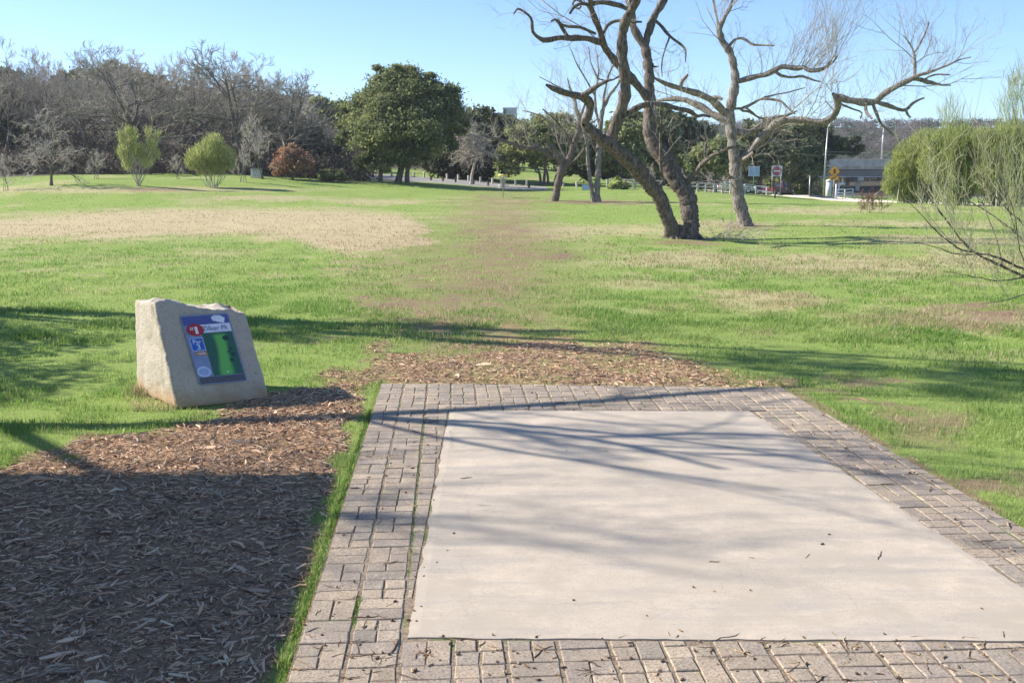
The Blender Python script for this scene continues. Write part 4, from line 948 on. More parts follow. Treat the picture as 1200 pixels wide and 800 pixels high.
# --- foliage
def leafset(centers, radii, n, size, cols, squash=.8, clumps=70, sig=.20, seed=None, jitter=.25, hollow=.45, up=0.0):
    """leaf cards gathered in clumps over a set of ellipsoids"""
    V = []; C = []
    tot = sum(r ** 2 for r in radii); cols = np.array(cols)
    for c, r in zip(centers, radii):
        m_ = int(n * r * r / tot); k = max(6, int(clumps * r * r / tot * len(radii)))
        d = R.normal(0, 1, (k, 3)); d /= np.linalg.norm(d, axis=1)[:, None]; rad = r * (hollow + (1 - hollow) * R.random(k) ** .5) * R.uniform(.82, 1.08, k)
        cc = d * rad[:, None]; cc[:, 2] *= squash
        cid = R.integers(0, k, m_); s_ = sig * r * R.uniform(.5, 1.25, k)
        off = R.normal(0, 1, (m_, 3)) * s_[cid][:, None]; off[:, 2] *= .65
        p = c + cc[cid] + off
        nrm = R.normal(0, 1, (m_, 3)) * .8 + unit(d)[cid] * 0 + d[cid] * .5 + (0, 0, .35); nrm /= np.linalg.norm(nrm, axis=1)[:, None]
        a = np.cross(nrm, R.normal(0, 1, (m_, 3))); a /= np.linalg.norm(a, axis=1)[:, None]; b = np.cross(nrm, a)
        L = size * R.uniform(.6, 1.35, m_)[:, None]
        V.append(np.stack([p - a * L, p - b * L * .45 + nrm * L * .12, p + a * L, p + b * L * .45 + nrm * L * .12], 1).reshape(-1, 3))
        tone = R.integers(0, len(cols), k); cl = cols[tone[cid]] * (1 + jitter * R.uniform(-1, 1, (m_, 1)))
        C.append(np.repeat(cl, 4, 0))
    return np.concatenate(V), np.concatenate(C)
GREENS = dict(oak=[(.18, .22, .09), (.235, .265, .11), (.29, .31, .13), (.13, .165, .07)], dark=[(.10, .12, .06), (.14, .16, .08), (.18, .20, .10)], cedar=[(.19, .22, .10), (.26, .28, .13), (.14, .17, .085), (.31, .31, .15)],
              olive=[(.26, .30, .12), (.34, .36, .15), (.21, .24, .10)], rust=[(.44, .22, .12), (.50, .28, .17), (.34, .17, .10), (.50, .34, .23), (.30, .22, .16)], lime=[(.46, .53, .16), (.56, .60, .22), (.38, .44, .13), (.30, .28, .15), (.18, .23, .08)], teal=[(.1, .2, .18)])
def leafy(name, label, D, basepx, trunks, blobs, n, size, pal, group=None, clumps=70, bark_='bark_dark', sig=.2, hollow=.45, depth=1.0, squash=.8, cat='tree'):
    """trunks: list of px polylines (px,py,rpx); blobs: (px,py,rpx,dz)"""
    g = onground(basepx, D); t = thing(name, label, cat, g, 0, group); s_ = D / F
    cs = [P(b[0], b[1], D + (b[3] if len(b) > 3 else 0)) for b in blobs]; rs = [b[2] * s_ for b in blobs]
    T = Tubes()
    for tr in trunks:
        q = sm(np.array(tr, float), 8); T.add(P(q[:, 0], q[:, 1], D + 0 * q[:, 0]).T, q[:, 2] * s_)
    if trunks:
        for c in cs:
            tr = trunks[int(np.argmin([abs(tt[-1][0] - project(*c)[0]) for tt in trunks]))]; st = P(tr[-1][0], tr[-1][1], D); mid = (st + c) / 2 + R.normal(0, .2, 3)
            T.add(np.array([st, mid, c]), [tr[-1][2] * s_ * .6, tr[-1][2] * s_ * .35, .03])
            for _ in range(5):
                e = c + unit(R.normal(0, 1, 3)) * np.array([1, 1, .7]) * rs[cs.index(c) if False else 0] * .6; T.add(np.array([mid, (mid + e) / 2 + R.normal(0, .15, 3), e]), [.05, .035, .015])
        T.build('trunk', M[bark_], t, 8, .12, True, g)
    V, C = leafset(cs, rs, n, size, GREENS[pal], squash, clumps, sig, hollow=hollow)
    mesh_np('crown', V - g, [np.arange(len(V)).reshape(-1, 4)], M['leaf'], t, False, {'Col': C}); return t
# the big live oak
leafy('live_oak', 'large round dense green oak on three trunks, in front of the post lined road', 80, 470,
      [[(445, 215, 3.6), (446, 205, 2.6), (447, 195, 2.4), (446, 180, 2)], [(466, 216, 5), (468, 206, 3.8), (471, 195, 3.6), (474, 175, 3)], [(477.5, 215, 3.2), (477, 205, 2.6), (478, 195, 2.4), (482, 178, 2)]],
      [(470, 112, 34, 0), (440, 130, 30, -1), (500, 118, 30, .5), (425, 150, 26, 0), (450, 160, 34, -2), (490, 150, 36, -1.5), (515, 140, 26, 0), (460, 100, 24, 1), (484, 97, 20, 0), (416, 128, 16, 1), (520, 112, 20, 1), (440, 180, 20, -1), (432, 172, 16, -2), (470, 178, 22, -1), (500, 172, 18, 0), (410, 160, 15, -1), (532, 130, 13, 0), (403, 145, 10, 0), (538, 150, 12, 0), (448, 88, 12, 0), (474, 84, 13, 0), (506, 92, 10, 0), (526, 168, 13, 0), (400, 130, 7, 0), (425, 190, 11, -1), (452, 190, 12, -2)], 90000, .14, 'oak', clumps=17, sig=.21)
# dark trees behind it and on the left
hg = 'dark evergreens behind the bare trees'
leafy('evergreen_tree', 'very dark evergreen mass behind the pale bare branches, right of the live oak', 96, 556, [[(556, 214, 5), (556, 190, 4), (552, 170, 3)]], [(545, 160, 34), (575, 165, 30), (556, 145, 22), (530, 180, 30), (583, 150, 18), (560, 190, 26), (520, 196, 18), (590, 190, 18), (505, 196, 14)], 24000, .28, 'dark', hg, 24)
leafy('evergreen_tree', 'dark evergreen tree standing in the wood behind the far left bare sapling', 88, 5, [], [(0, 150, 26), (8, 175, 20), (-12, 170, 26), (6, 120, 18)], 12000, .24, 'dark', hg, 30)
leafy('evergreen_tree', 'dark evergreen tree top poking over the far left end of the wood', 105, 0, [], [(2, 92, 16), (-14, 100, 22), (12, 112, 18)], 8000, .26, 'dark', hg, 30)
leafy('evergreen_tree', 'dull green tree top showing over the middle of the bare wood', 110, 135, [], [(132, 88, 18), (150, 94, 18), (115, 96, 16), (100, 94, 14), (165, 96, 14), (75, 94, 12), (185, 98, 12)], 12000, .26, 'cedar', hg, 30)
leafy('evergreen_tree', 'dull green tree top between the dark bare tree and the live oak', 120, 385, [], [(378, 124, 14), (392, 130, 16), (370, 135, 14), (402, 140, 14), (360, 140, 12)], 9000, .26, 'olive', hg, 26)
leafy('evergreen_tree', 'dark evergreen behind the wood above the rusty leaved tree', 95, 335, [], [(320, 150, 30), (345, 158, 26), (350, 180, 20), (300, 170, 22), (370, 180, 20), (395, 185, 20), (410, 196, 16)], 16000, .26, 'dark', hg, 26)
# mid green oak left of the leaning tree
leafy('small_oak', 'sunlit pale green oak on thin dark stems behind the leaning bare tree', 92, 640,
      [[(634, 220, 1.6), (633, 205, 1.5), (629, 195, 1.2)], [(637, 220, 1.9), (638, 205, 1.6), (640, 190, 1.3)], [(643, 221, 1.5), (642, 205, 1.4), (638, 192, 1.1)], [(648, 221, 1.6), (652, 206, 1.5), (658, 192, 1.2)], [(630, 203, .9), (625, 196, .8), (620, 190, .6)]],
      [(605, 178, 18), (590, 186, 12), (625, 172, 20), (650, 172, 20), (612, 158, 16), (640, 155, 20), (665, 160, 18), (600, 196, 9), (675, 180, 14), (630, 190, 9), (660, 190, 10)], 26000, .20, 'olive', clumps=22, sig=.24)
rg = 'evergreen trees along the far side of the field'
for (lab, D, bx, bl, n, pal) in [
 ('olive green tree showing between the twin trunk tree and the double trunk tree', 92, 725, [(725, 175, 20), (712, 190, 14), (738, 160, 18), (740, 192, 16), (722, 150, 14)], 13000, 'olive'),
 ('grey green evergreen framed in the fork of the double trunk tree', 98, 772, [(752, 150, 22), (775, 160, 22), (745, 180, 18), (770, 190, 20), (735, 142, 14), (770, 140, 14)], 15000, 'cedar'),
 ('dark round evergreen rising just right of the double trunk tree top', 104, 800, [(795, 150, 22), (815, 158, 20), (790, 172, 20), (810, 182, 18), (780, 142, 14)], 14000, 'dark'),
 ('light green tree left of the pale spreading trunk', 90, 838, [(828, 182, 18), (845, 190, 16), (815, 194, 14), (848, 172, 14), (805, 190, 12)], 13000, 'olive'),
 ('mixed green cedar directly right of the pale spreading trunk', 106, 890, [(880, 172, 20), (900, 165, 20), (892, 190, 20), (878, 195, 16), (905, 150, 14), (885, 150, 12)], 18000, 'cedar'),
 ('tall dark cedar behind the red and white road sign', 112, 925, [(918, 165, 22), (930, 180, 22), (915, 195, 20), (935, 155, 16), (940, 200, 16), (908, 208, 12), (945, 175, 14)], 20000, 'cedar'),
 ('dark cedar behind the tall steel lamp post', 118, 950, [(955, 160, 18), (950, 185, 18), (968, 172, 14), (945, 205, 14), (982, 168, 14), (998, 172, 12), (938, 215, 12)], 15000, 'dark'),
 ('dark tall evergreen rising behind the chain basket, left of the leaning bare tree', 128, 590, [(580, 150, 20), (600, 158, 20), (590, 178, 18), (612, 165, 16), (570, 172, 14)], 13000, 'dark'),
 ('dull green evergreen standing above the sunlit pale green oak', 132, 650, [(640, 152, 20), (660, 148, 18), (625, 160, 16), (680, 156, 18), (655, 168, 18)], 13000, 'cedar'),
 ('dark evergreen half hidden behind the twin trunk tree', 100, 700, [(700, 180, 20), (690, 195, 16), (712, 200, 14), (685, 170, 16), (668, 196, 12)], 12000, 'dark')]:
    leafy('evergreen_tree', lab, D, bx, [[(bx, 226, 2.5), (bx, 205, 2.2), (bx, 185, 1.5)]], bl, n, .25, pal, rg, 24)
# rusty tree, olive bush, lime shrubs
leafy('rusty_leaved_tree', 'small round tree still holding rust brown dead leaves at the wood edge', 76, 343, [[(343, 213, 1.5), (343, 205, 1.4), (343, 198, 1.2)]], [(343, 188, 17), (332, 192, 13), (355, 190, 13), (343, 178, 10), (327, 199, 8), (360, 200, 8)], 9500, .11, 'rust', clumps=22, sig=.22, squash=.78)
leafy('olive_bush', 'low olive green bush beside the rusty leaved tree', 77, 388, [], [(385, 205, 9), (378, 207, 7), (396, 205, 8), (402, 208, 6)], 5000, .10, 'olive', clumps=16, cat='bush')
leafy('lime_bush', 'small rounded lime green bush left of the double trunk tree base', 82, 724, [], [(724, 217, 9), (718, 219, 7), (731, 218, 7), (724, 211, 6)], 4500, .09, 'lime', clumps=16, cat='bush')

def whips(centers, radii, n, L, w, cols, spread=.35, squash=1.0, droop=0.0, segs=3):
    V = []; C = []; cols = np.array(cols); tot = sum(r ** 2 for r in radii)
    for c, r in zip(centers, radii):
        m_ = int(n * r * r / tot); d = R.normal(0, 1, (m_, 3)); d /= np.linalg.norm(d, axis=1)[:, None]
        p = c + d * (r * R.random(m_) ** .42)[:, None] * np.array([1, 1, squash])
        dr = R.normal(0, spread, (m_, 3)) + d * .35; dr[:, 2] = 1; dr /= np.linalg.norm(dr, axis=1)[:, None]
        LL = L * R.uniform(.5, 1.4, m_)[:, None]; s_ = np.cross(dr, R.normal(0, 1, (m_, 3))); s_ /= np.linalg.norm(s_, axis=1)[:, None]; ww = w * R.uniform(.5, 1.3, m_)[:, None]
        b = R.normal(0, .12, (m_, 3)) * LL; p0 = p - dr * LL * .5; p1 = p + b * .5; p2 = p + dr * LL * .5 + b * 1.2 - np.array([0, 0, 1]) * droop * LL
        V.append(np.stack([p0 - s_ * ww * .5, p0 + s_ * ww * .5, p1 + s_ * ww, p1 - s_ * ww, p2 + s_ * ww * .2, p2 - s_ * ww * .2], 1).reshape(-1, 3))
        cl = cols[R.integers(0, len(cols), m_)] * R.uniform(.7, 1.25, (m_, 1)); C.append(np.repeat(cl, 6, 0))
    V = np.concatenate(V); b = np.arange(len(V) // 6)[:, None] * 6
    return V, np.concatenate([b + np.array([[0, 1, 2, 3]]), b + np.array([[3, 2, 4, 5]])]), np.concatenate(C)
def whip_shrub(name, label, D, basepx, basepy, blobs, n, L, w, stems=9, pal='lime', group=None, spread=.3, stemcol='twig_pale', leafn=0, squash=1.0, spreadbase=.25, sr=1.0):
    g = onground(basepx, D); t = thing(name, label, 'shrub', g, 0, group); s_ = D / F
    cs = [P(b[0], b[1], D + (b[3] if len(b) > 3 else 0)) for b in blobs]; rs = [b[2] * s_ for b in blobs]
    T = Tubes()
    for k in range(stems * len(cs)):
        c = cs[k % len(cs)]; r = rs[k % len(cs)]; e = c + R.normal(0, .45, 3) * r; b0 = g + np.array([R.normal(0, spreadbase), R.normal(0, spreadbase), -.05]); m1 = b0 * .55 + e * .45 + R.normal(0, .10, 3) + (0, 0, -.1); m2 = b0 * .2 + e * .8 + R.normal(0, .1, 3)
        T.add(np.array([b0, m1, m2, e]), np.array([.035, .024, .014, .006]) * R.uniform(.6, 1.2) * sr)
        for _ in range(3):
            f = R.uniform(.3, 1); q = m1 * (1 - f) + e * f; T.add(np.array([q, q + R.normal(0, .3, 3) * r * .5 + (0, 0, r * .3), q + R.normal(0, .45, 3) * r * .6 + (0, 0, r * .7)]), [.010, .007, .003])
    T.build('stem', M[stemcol], t, 4, 0, True, g)
    V, Fq, C = whips(cs, rs, n, L, w, GREENS[pal], spread, squash)
    mesh_np('crown', V - g, [Fq], M['leaf'], t, False, {'Col': C}); return t
whip_shrub('lime_shrub', 'upright lime shrub with bare lower stems and separate plumes, before the wood', 62, 162, 218, [(141, 160, 5), (148, 153, 5), (157, 158, 6), (152, 170, 8), (174, 154, 5), (184, 160, 5), (177, 168, 7), (143, 178, 7), (163, 176, 8), (170, 186, 9), (150, 190, 8), (183, 180, 6)], 2300, .40, .013, 2, spread=.22, stemcol='twig', spreadbase=.10, squash=1.3, sr=.5)
whip_shrub('lime_shrub', 'round yellow green shrub, the brighter and fuller one before the wood', 64, 248, 218, [(245, 180, 20), (232, 184, 15), (262, 182, 15), (250, 167, 13), (225, 190, 10), (268, 192, 9), (240, 196, 12), (256, 194, 12)], 9000, .30, .011, 2, spread=.65, squash=.85, stemcol='twig', spreadbase=.15, sr=.7)
sg = 'bare saplings before the left wood'
put_px('sapling', 'bare_sapling', 'pale bare sapling at the left picture edge, standing on the grass', 'tree', 8, 61, 168, 4.2, group=sg, wid=1.0)
put_px('sapling', 'bare_sapling', 'low pale bare sapling between the dark trunked tree and the lime column shrub', 'tree', 112, 68, 165, 4.2, group=sg, wid=1.3)
put_px('sapling', 'bare_sapling', 'bare sapling touching the right side of the round lime shrub', 'tree', 284, 68, 150, 4.2, group=sg, wid=1.0)
put_px('sapling', 'bare_sapling', 'thin bare sapling left of the grey utility box', 'tree', 209, 69, 172, 4.2, group=sg, wid=1.2)
put_px('thicket1', 'bare_sapling', 'slim many stemmed bare tree right behind the grey utility box', 'tree', 309, 73, 128, 9, group=sg, wid=1.0)
put_px('small', 'small_bare_tree', 'small bare tree with dark straight trunk and drooping twigs, left of the lime shrubs', 'tree', 58, 62, 102, 6.9, rz=1.0)
put_px('bush', 'bare_bush', 'small reddish brown leafless bush in front of the bridge', 'bush', 1022, 45, 214, 1.62, rz=.3, wid=.8)
for px, D, ty, lab in ((438, 90, 184, 'grey bare bush in front of the live oak left trunk'), (415, 88, 186, 'grey bare bush between the olive bush and the road posts'), (428, 84, 192, 'lowest grey bare bush at the left edge of the live oak')):
    put_px('sapling', 'bare_bush', lab, 'bush', px, D, ty, 4.2, group='grey bushes by the road', wid=1.8)
for px, D, ty, lab in ((833, 86, 196, 'thin dark sapling left of the pale spreading trunk'), (848, 80, 200, 'thin dark sapling touching the pale spreading trunk'), (800, 84, 190, 'thin dark sapling right behind the double trunk tree'), (815, 92, 186, 'slim sapling between the double trunk tree and the pale trunk'), (762, 84, 185, 'thin bare sapling between the two trunks of the big tree'), (745, 90, 190, 'thin bare sapling seen left through the big fork')):
    put_px('sapling', 'bare_sapling', lab, 'tree', px, D, ty, 4.2, group='thin saplings along the rail fence', wid=1.0)
# pale tangled bare tree beside the live oak
def pale_tangle():
    g = onground(548, 78); b = g; D = 78; t = thing('pale_tangled_tree', 'pale grey leafless tree with tangled white limbs, against the dark evergreen', 'tree', g)
    T1, T2 = Tubes(), Tubes()
    T1.add(P(np.array([552, 553, 556, 562.]), np.array([216, 205, 192, 178.]), 85 + 0 * np.arange(4)).T, [.16, .13, .11, .09])
    for k in range(15):
        s0 = (562, 178); ex_, ey_ = R.uniform(508, 582), R.uniform(128, 188)
        q = sm(np.array([(s0[0], s0[1], 1.1), ((s0[0] + ex_) / 2 + R.normal(0, 8), (s0[1] + ey_) / 2 + R.normal(0, 8), .8), (ex_, ey_, .4)]), 7)
        W = P(q[:, 0], q[:, 1], 85 + np.linspace(0, R.uniform(-3, 1), 7)).T; T1.add(W, q[:, 2] * 80 / F)
        for i in range(2, 7):
            for _ in range(3): grow(T2, W[i], unit(R.normal(0, 1, 3) + (-.2, 0, .1)), R.uniform(.7, 1.5), .025, 0, 2, (3, 2), .05, .4, .6, 5, .012)
    T1.build('trunk', M['deadwood'], t, 6, .1, True, b); T2.build('crown', M['deadwood'], t, 3, 0, True, b)
pale_tangle()
# the willow like thicket on the right
rsg = 'yellow green thicket shrubs at the right'
for lab, D, bx, bl, n in [
  ('leftmost rounded yellow green shrub of the right thicket, beside the bridge', 60, 1068, [(1070, 185, 24), (1054, 202, 18), (1082, 215, 24), (1062, 220, 18), (1084, 166, 16), (1042, 218, 10), (1058, 182, 12), (1092, 192, 22)], 24000),
  ('tall middle yellow green shrub of the right thicket', 58, 1120, [(1115, 174, 24), (1100, 192, 24), (1132, 205, 26), (1118, 220, 22), (1094, 166, 14), (1136, 172, 22), (1146, 190, 22), (1110, 158, 10), (1130, 156, 10)], 27000),
  ('yellow green shrub at the right picture edge, dense to the ground', 57, 1175, [(1165, 174, 24), (1190, 180, 28), (1158, 205, 26), (1195, 212, 26), (1175, 222, 22), (1178, 158, 14), (1152, 162, 14), (1200, 160, 16)], 27000),
  ('yellow green shrub continuing the thicket past the right picture edge', 58, 1240, [(1235, 180, 32), (1230, 212, 30), (1270, 190, 32)], 12000)]:
    whip_shrub('willow_shrub', lab, D, bx, 238, bl, int(n * .9), .36, .012, 4, group=rsg, spread=.6, stemcol='twig', spreadbase=.8)
for lab, D, bx, bl, n in [('slender pale lime plume rising above the thicket near the long crooked limb', 50, 1118, [(1110, 135, 12), (1122, 130, 12), (1116, 115, 9), (1112, 155, 16), (1126, 150, 14), (1104, 125, 7)], 420), ('tallest thin lime plume at the right picture edge above the thicket', 46, 1190, [(1178, 120, 12), (1192, 110, 14), (1185, 92, 10), (1200, 90, 16), (1186, 140, 14), (1205, 130, 16), (1172, 145, 9)], 650)]:
    whip_shrub('willow_shrub', lab, D, bx, 240, bl, n, .75, .008, 3, group='thin lime plumes above the thicket', spread=.13, stemcol='twig_lime', spreadbase=.3, sr=.4)
def near_shrub():
    D = 13.6; g = onground(1250, D); T = Traced(D); 
    S = [[(1250, 352, 5), (1215, 332, 3.8), (1175, 312, 3.0), (1145, 298, 2.6), (1128, 283, 2.2), (1112, 262, 1.8), (1098, 243, 1.4), (1082, 222, .9), (1070, 205, .5)],
         [(1250, 350, 4), (1205, 318, 3), (1165, 300, 2.2), (1125, 293, 1.7), (1098, 272, 1.2), (1080, 252, .8), (1066, 238, .5)],
         [(1248, 345, 4), (1218, 300, 3), (1190, 272, 2.2), (1160, 250, 1.8), (1130, 232, 1.3), (1100, 210, .9), (1085, 196, .5)],
         [(1252, 345, 4), (1225, 290, 2.6), (1198, 262, 2), (1170, 236, 1.6), (1148, 205, 1.1), (1136, 180, .6)],
         [(1255, 340, 4), (1240, 280, 3), (1222, 230, 2.2), (1205, 190, 1.5), (1192, 150, .9), (1186, 118, .4)],
         [(1146, 299, 1.6), (1120, 298, 1.2), (1092, 288, .8), (1070, 284, .4)], [(1130, 285, 1.3), (1116, 284, 1), (1095, 262, .7), (1080, 240, .4)],
         [(1175, 312, 1.8), (1168, 280, 1.3), (1156, 250, 1), (1150, 220, .6), (1146, 196, .4)], [(1200, 325, 1.8), (1170, 330, 1.2), (1130, 322, .7), (1105, 318, .4)],
         [(1215, 340, 1.5), (1180, 352, 1), (1150, 356, .5)], [(1190, 272, 1.4), (1182, 245, 1), (1170, 210, .7), (1166, 178, .4)], [(1205, 318, 1.4), (1194, 290, 1.1), (1190, 255, .8), (1180, 225, .5)]]
    S = [[(a, b_, r_ * .62) for a, b_, r_ in s_] for s_ in S]
    for i, s_ in enumerate(S): T.limb(s_, [-.8, -1.2, .8, .3, .2, -.5, .6, .8, -.9, -.6, .6, -.7][i], root=i < 5, step=6, wob=2.5)
    t = thing('bare_shrub', 'nearest leafless shrub leaning in from the right picture edge, long grey arching stems', 'shrub', g)
    T.big.build('stem', M['bark'], t, 6, .1, True, g)
    tw = Tubes(); twigs_on(tw, T.lines, 3.6, .6, .0032, 2, (3, 3), 1.1, .2, .15, (.4, 1.0)); twigs_on(tw, T.lines[3:5] + T.lines[7:8] + T.lines[10:], 3.5, .9, .003, 1, (3,), 2.4, .2, .3, (.2, .5)); tw.build('twigs', simple('twig_greenish', (.44, .43, .27), .9, 0, 2, .35, spec=.1), t, 3, 0, True, g)
near_shrub()
# fallen branches at the big tree's foot
def fallen():
    D = 27.6; g = g1(862, 281); t = thing('fallen_branch', 'small pile of fallen grey twigs on the grass right of the double trunk tree', 'branch', g)
    T = Tubes()
    for k in range(22):
        p = g + np.array([R.normal(-.3, .35), R.normal(0, .25), R.uniform(.02, .12)]); d = unit(np.array([R.normal(.3, 1), R.normal(0, .5), R.uniform(0, .35)]))
        grow(T, p, d, R.uniform(.3, .75), .012, 0, 2, (3, 3), .1, .3, .6, 5, .004)
    T.build('twigs', M['twig'], t, 3, 0, True, g)
fallen()
# ------------------------------------------------------------------ undergrowth and hill woods
def mass(name, label, pts, rads, n, size, cols, clumps=40, sig=.3, squash=.8):
    V, C = leafset(pts, rads, n, size, cols, squash, clumps, sig)
    o = mesh_np(name, V, [np.arange(len(V)).reshape(-1, 4)], M['leaf'], None, False, {'Col': C}); return tag(o, label, 'undergrowth' if 'under' in name else 'woods', kind='stuff')
pts, rads = [], []
for px in np.arange(-80, 425, 8):
    for D, h in ((80.5, .35), (84, .7), (92, 1.3), (99, 2.0), (106, 3.0)):  # nearest row added as a dark band standing in for shade
        g = onground(px + R.uniform(-4, 4), D); pts.append(g + (0, 0, h)); rads.append(R.uniform(1.0, 1.9))
mass('undergrowth', 'dark shaded scrub filling the foot of the left wood', pts, rads, 60000, .15, [(.11, .095, .075), (.08, .09, .05), (.15, .125, .10), (.18, .15, .125)], 8)
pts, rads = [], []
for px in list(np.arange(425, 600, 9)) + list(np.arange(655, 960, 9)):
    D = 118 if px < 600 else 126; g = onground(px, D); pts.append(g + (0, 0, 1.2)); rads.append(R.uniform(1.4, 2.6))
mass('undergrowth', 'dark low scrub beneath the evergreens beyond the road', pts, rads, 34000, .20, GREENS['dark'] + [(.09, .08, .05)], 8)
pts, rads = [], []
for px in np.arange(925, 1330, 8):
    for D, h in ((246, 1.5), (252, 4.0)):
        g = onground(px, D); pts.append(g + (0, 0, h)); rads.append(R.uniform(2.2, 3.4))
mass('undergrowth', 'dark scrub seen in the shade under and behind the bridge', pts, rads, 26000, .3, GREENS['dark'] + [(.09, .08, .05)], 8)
pts, rads = [], []
for k in range(1500):
    px = R.uniform(-150, 1300); D = R.uniform(125, 310) if px < 760 else R.uniform(235, 500)
    if 560 < px < 690 and D < 190: continue
    if px > 915 and D < 262: continue
    g = onground(px, D); h = R.uniform(2.2, 4.5); pts.append(g + (0, 0, h * .55)); rads.append(h * .62)
pts = np.array(pts); rads = np.array(rads); pxs = project(pts[:, 0], pts[:, 1], pts[:, 2])[0]
gr = R.random(len(pts)) < .33
for nm, lab, sel, cols in (('hill_woods', 'dull green juniper woods covering the hills behind', gr, [(.08, .10, .055), (.11, .13, .07), (.07, .085, .05)]), ('bare_hill_woods', 'grey brown leafless woods covering the hills behind', ~gr, [(.22, .18, .16), (.18, .15, .135), (.26, .22, .19), (.16, .145, .11)])):
    mass(nm, lab, list(pts[sel]), list(rads[sel]), int(150000 * sel.mean()) + 30000, .34, cols, 8, .33)

# ------------------------------------------------------------------ built things
steel = simple('galvanised_steel', (.45, .46, .47), .45, .7, 8, .12)
white = simple('white_paint', (.75, .76, .76), .5, 0, 10, .06)
wood_m = simple('weathered_wood', (.30, .26, .21), .9, 0, 8, .35, .4, .01)
wood_d = simple('dark_weathered_wood', (.09, .075, .06), .9, 0, 8, .35, .4, .01)
wood_l = simple('pale_weathered_wood', (.50, .46, .40), .9, 0, 8, .25, .4, .01)
conc = simple('aged_bridge_concrete', (.52, .46, .38), .9, 0, .9, .28, .3, .02)
def basket():
    g = g1(589.5, 231.5); t = thing('disc_golf_basket', 'chain basket on a pole with a yellow top band, centre of the far grass', 'disc golf basket', g)
    s = 63 / F * 1.0; mb = MB(); mb.tube([(0, 0, -.05), (0, 0, 1.42)], .028, 10); mb.build('pole', steel, t, True)
    mb = MB(); th = np.linspace(0, 2 * math.pi, 29)
    V = []; Fq = []
    for i in range(28):
        for r_, z in ((.29, 1.28), (.29, 1.38), (.28, 1.38), (.28, 1.28)): V.append((r_ * math.cos(th[i]), r_ * math.sin(th[i]), z))
    for i in range(28):
        j = (i + 1) % 28
        for k in range(4): Fq.append([i * 4 + k, j * 4 + k, j * 4 + (k + 1) % 4, i * 4 + (k + 1) % 4])
    mesh_np('top_band', V, [np.array(Fq)], simple('band_yellow', (.75, .60, .12), .5, 0, 5, .06), t, True)
    T = Tubes()
    for i in range(12):
        a = i / 12 * 6.283
        for ro, zb in ((.25, .62), (.14, .66)):
            pts = [(ro * math.cos(a), ro * math.sin(a), 1.30), (ro * .75 * math.cos(a), ro * .75 * math.sin(a), 1.05), (ro * .45 * math.cos(a), ro * .45 * math.sin(a), .82), (.035 * math.cos(a), .035 * math.sin(a), zb)]
            T.add(pts, [.014] * 4)
    T.build('chains', steel, t, 4)
    T = Tubes()
    for z, r_ in ((.76, .33), (.68, .33), (.60, .33), (.54, .24), (.54, .12)):
        a = np.linspace(0, 2 * math.pi, 25); T.add(np.stack([r_ * np.cos(a), r_ * np.sin(a), z + 0 * a], 1), [.016] * 25)
    for i in range(24):
        a = i / 24 * 6.283; c, s_ = math.cos(a), math.sin(a); T.add([(.33 * c, .33 * s_, .77), (.33 * c, .33 * s_, .55), (.03 * c, .03 * s_, .53)], [.010] * 3)
    T.build('cage', steel, t, 4)
basket()
def post_copies():
    mb = MB(); mb.box((0, 0, .15), (.16, .16, .7), bevel=.02); a = mb.build('bollard', wood_m); COL.objects.unlink(a)
    pale = [(434, 206), (459, 208), (485, 210), (497, 211), (524, 212), (537, 213), (549, 214), (563, 215), (577, 216.5), (604, 219), (617, 220), (660, 222), (676, 222.5)]
    dark = [(421, 208.5), (437, 210.5), (446, 211.5), (505, 216), (519, 217), (534, 218), (555, 220), (572, 221.5), (620, 223.5)]
    for nm, L, mt, lab in (('pale', pale, wood_l, 'pale square wooden bollard beyond the road, far side row, '), ('dark', dark, wood_d, 'dark low wooden bollard on the near side of the road, ')):
        me = a.data.copy(); me.materials.clear(); me.materials.append(mt); n = len(L)
        words = ['first', 'second', 'third', 'fourth', 'fifth', 'sixth', 'seventh', 'eighth', 'ninth', 'tenth', 'eleventh', 'twelfth', 'thirteenth']
        for i, (px, py) in enumerate(L):
            D = {0: 98}.get(-1, np.interp(px, [400, 500, 600, 680], [102, 94, 90, 88])) - (0 if nm == 'pale' else 5)
            g = onground(px, D); o = bpy.data.objects.new('bollard', me); COL.objects.link(o); o.location = Vector(g.tolist()); o.scale = (1, 1, 1 if nm == 'pale' else .72); o.rotation_euler = (R.normal(0, .04), R.normal(0, .04), R.uniform(0, 1))
            tag(o, lab + words[i] + ' from the left', 'bollard', nm + ' bollards along the road')
post_copies()
def rail_fence(name, label, a, b, npost, h, mat, rails=(.35, .7), pr=.06, rr_=.045, group=None, square=True):
    a = np.array(a); b = np.array(b); t = thing(name, label, 'fence', a, 0, group)
    P_ = []
    for i in range(npost):
        f = i / (npost - 1); x, y = a[0] + (b[0] - a[0]) * f, a[1] + (b[1] - a[1]) * f; z = float(terr(np.array([x]), np.array([y]))[0]); P_.append(np.array([x, y, z]) - a)
        mb = MB(); mb.box(P_[-1] + (0, 0, h / 2 - .05), (pr * 2, pr * 2, h + .1), bevel=.01); mb.build('post', mat, t)
    for r in rails:
        for i in range(npost - 1):
            mb = MB(); q0 = P_[i] + (0, 0, h * r); q1 = P_[i + 1] + (0, 0, h * r); mb.tube([q0, (q0 + q1) / 2 + (0, 0, R.normal(0, .01)), q1], rr_, 8); mb.build('rail', mat, t)
    return t
rail_fence('rail_fence', 'low pale wooden rail fence behind the double trunk tree, left stretch', onground(712, 84), onground(775, 84), 7, .75, wood_l, (.55, .92), .09, .06)
rail_fence('rail_fence', 'low pale wooden rail fence between the two big bare trees', onground(808, 84), onground(856, 85), 6, .75, wood_l, (.55, .92), .09, .06)
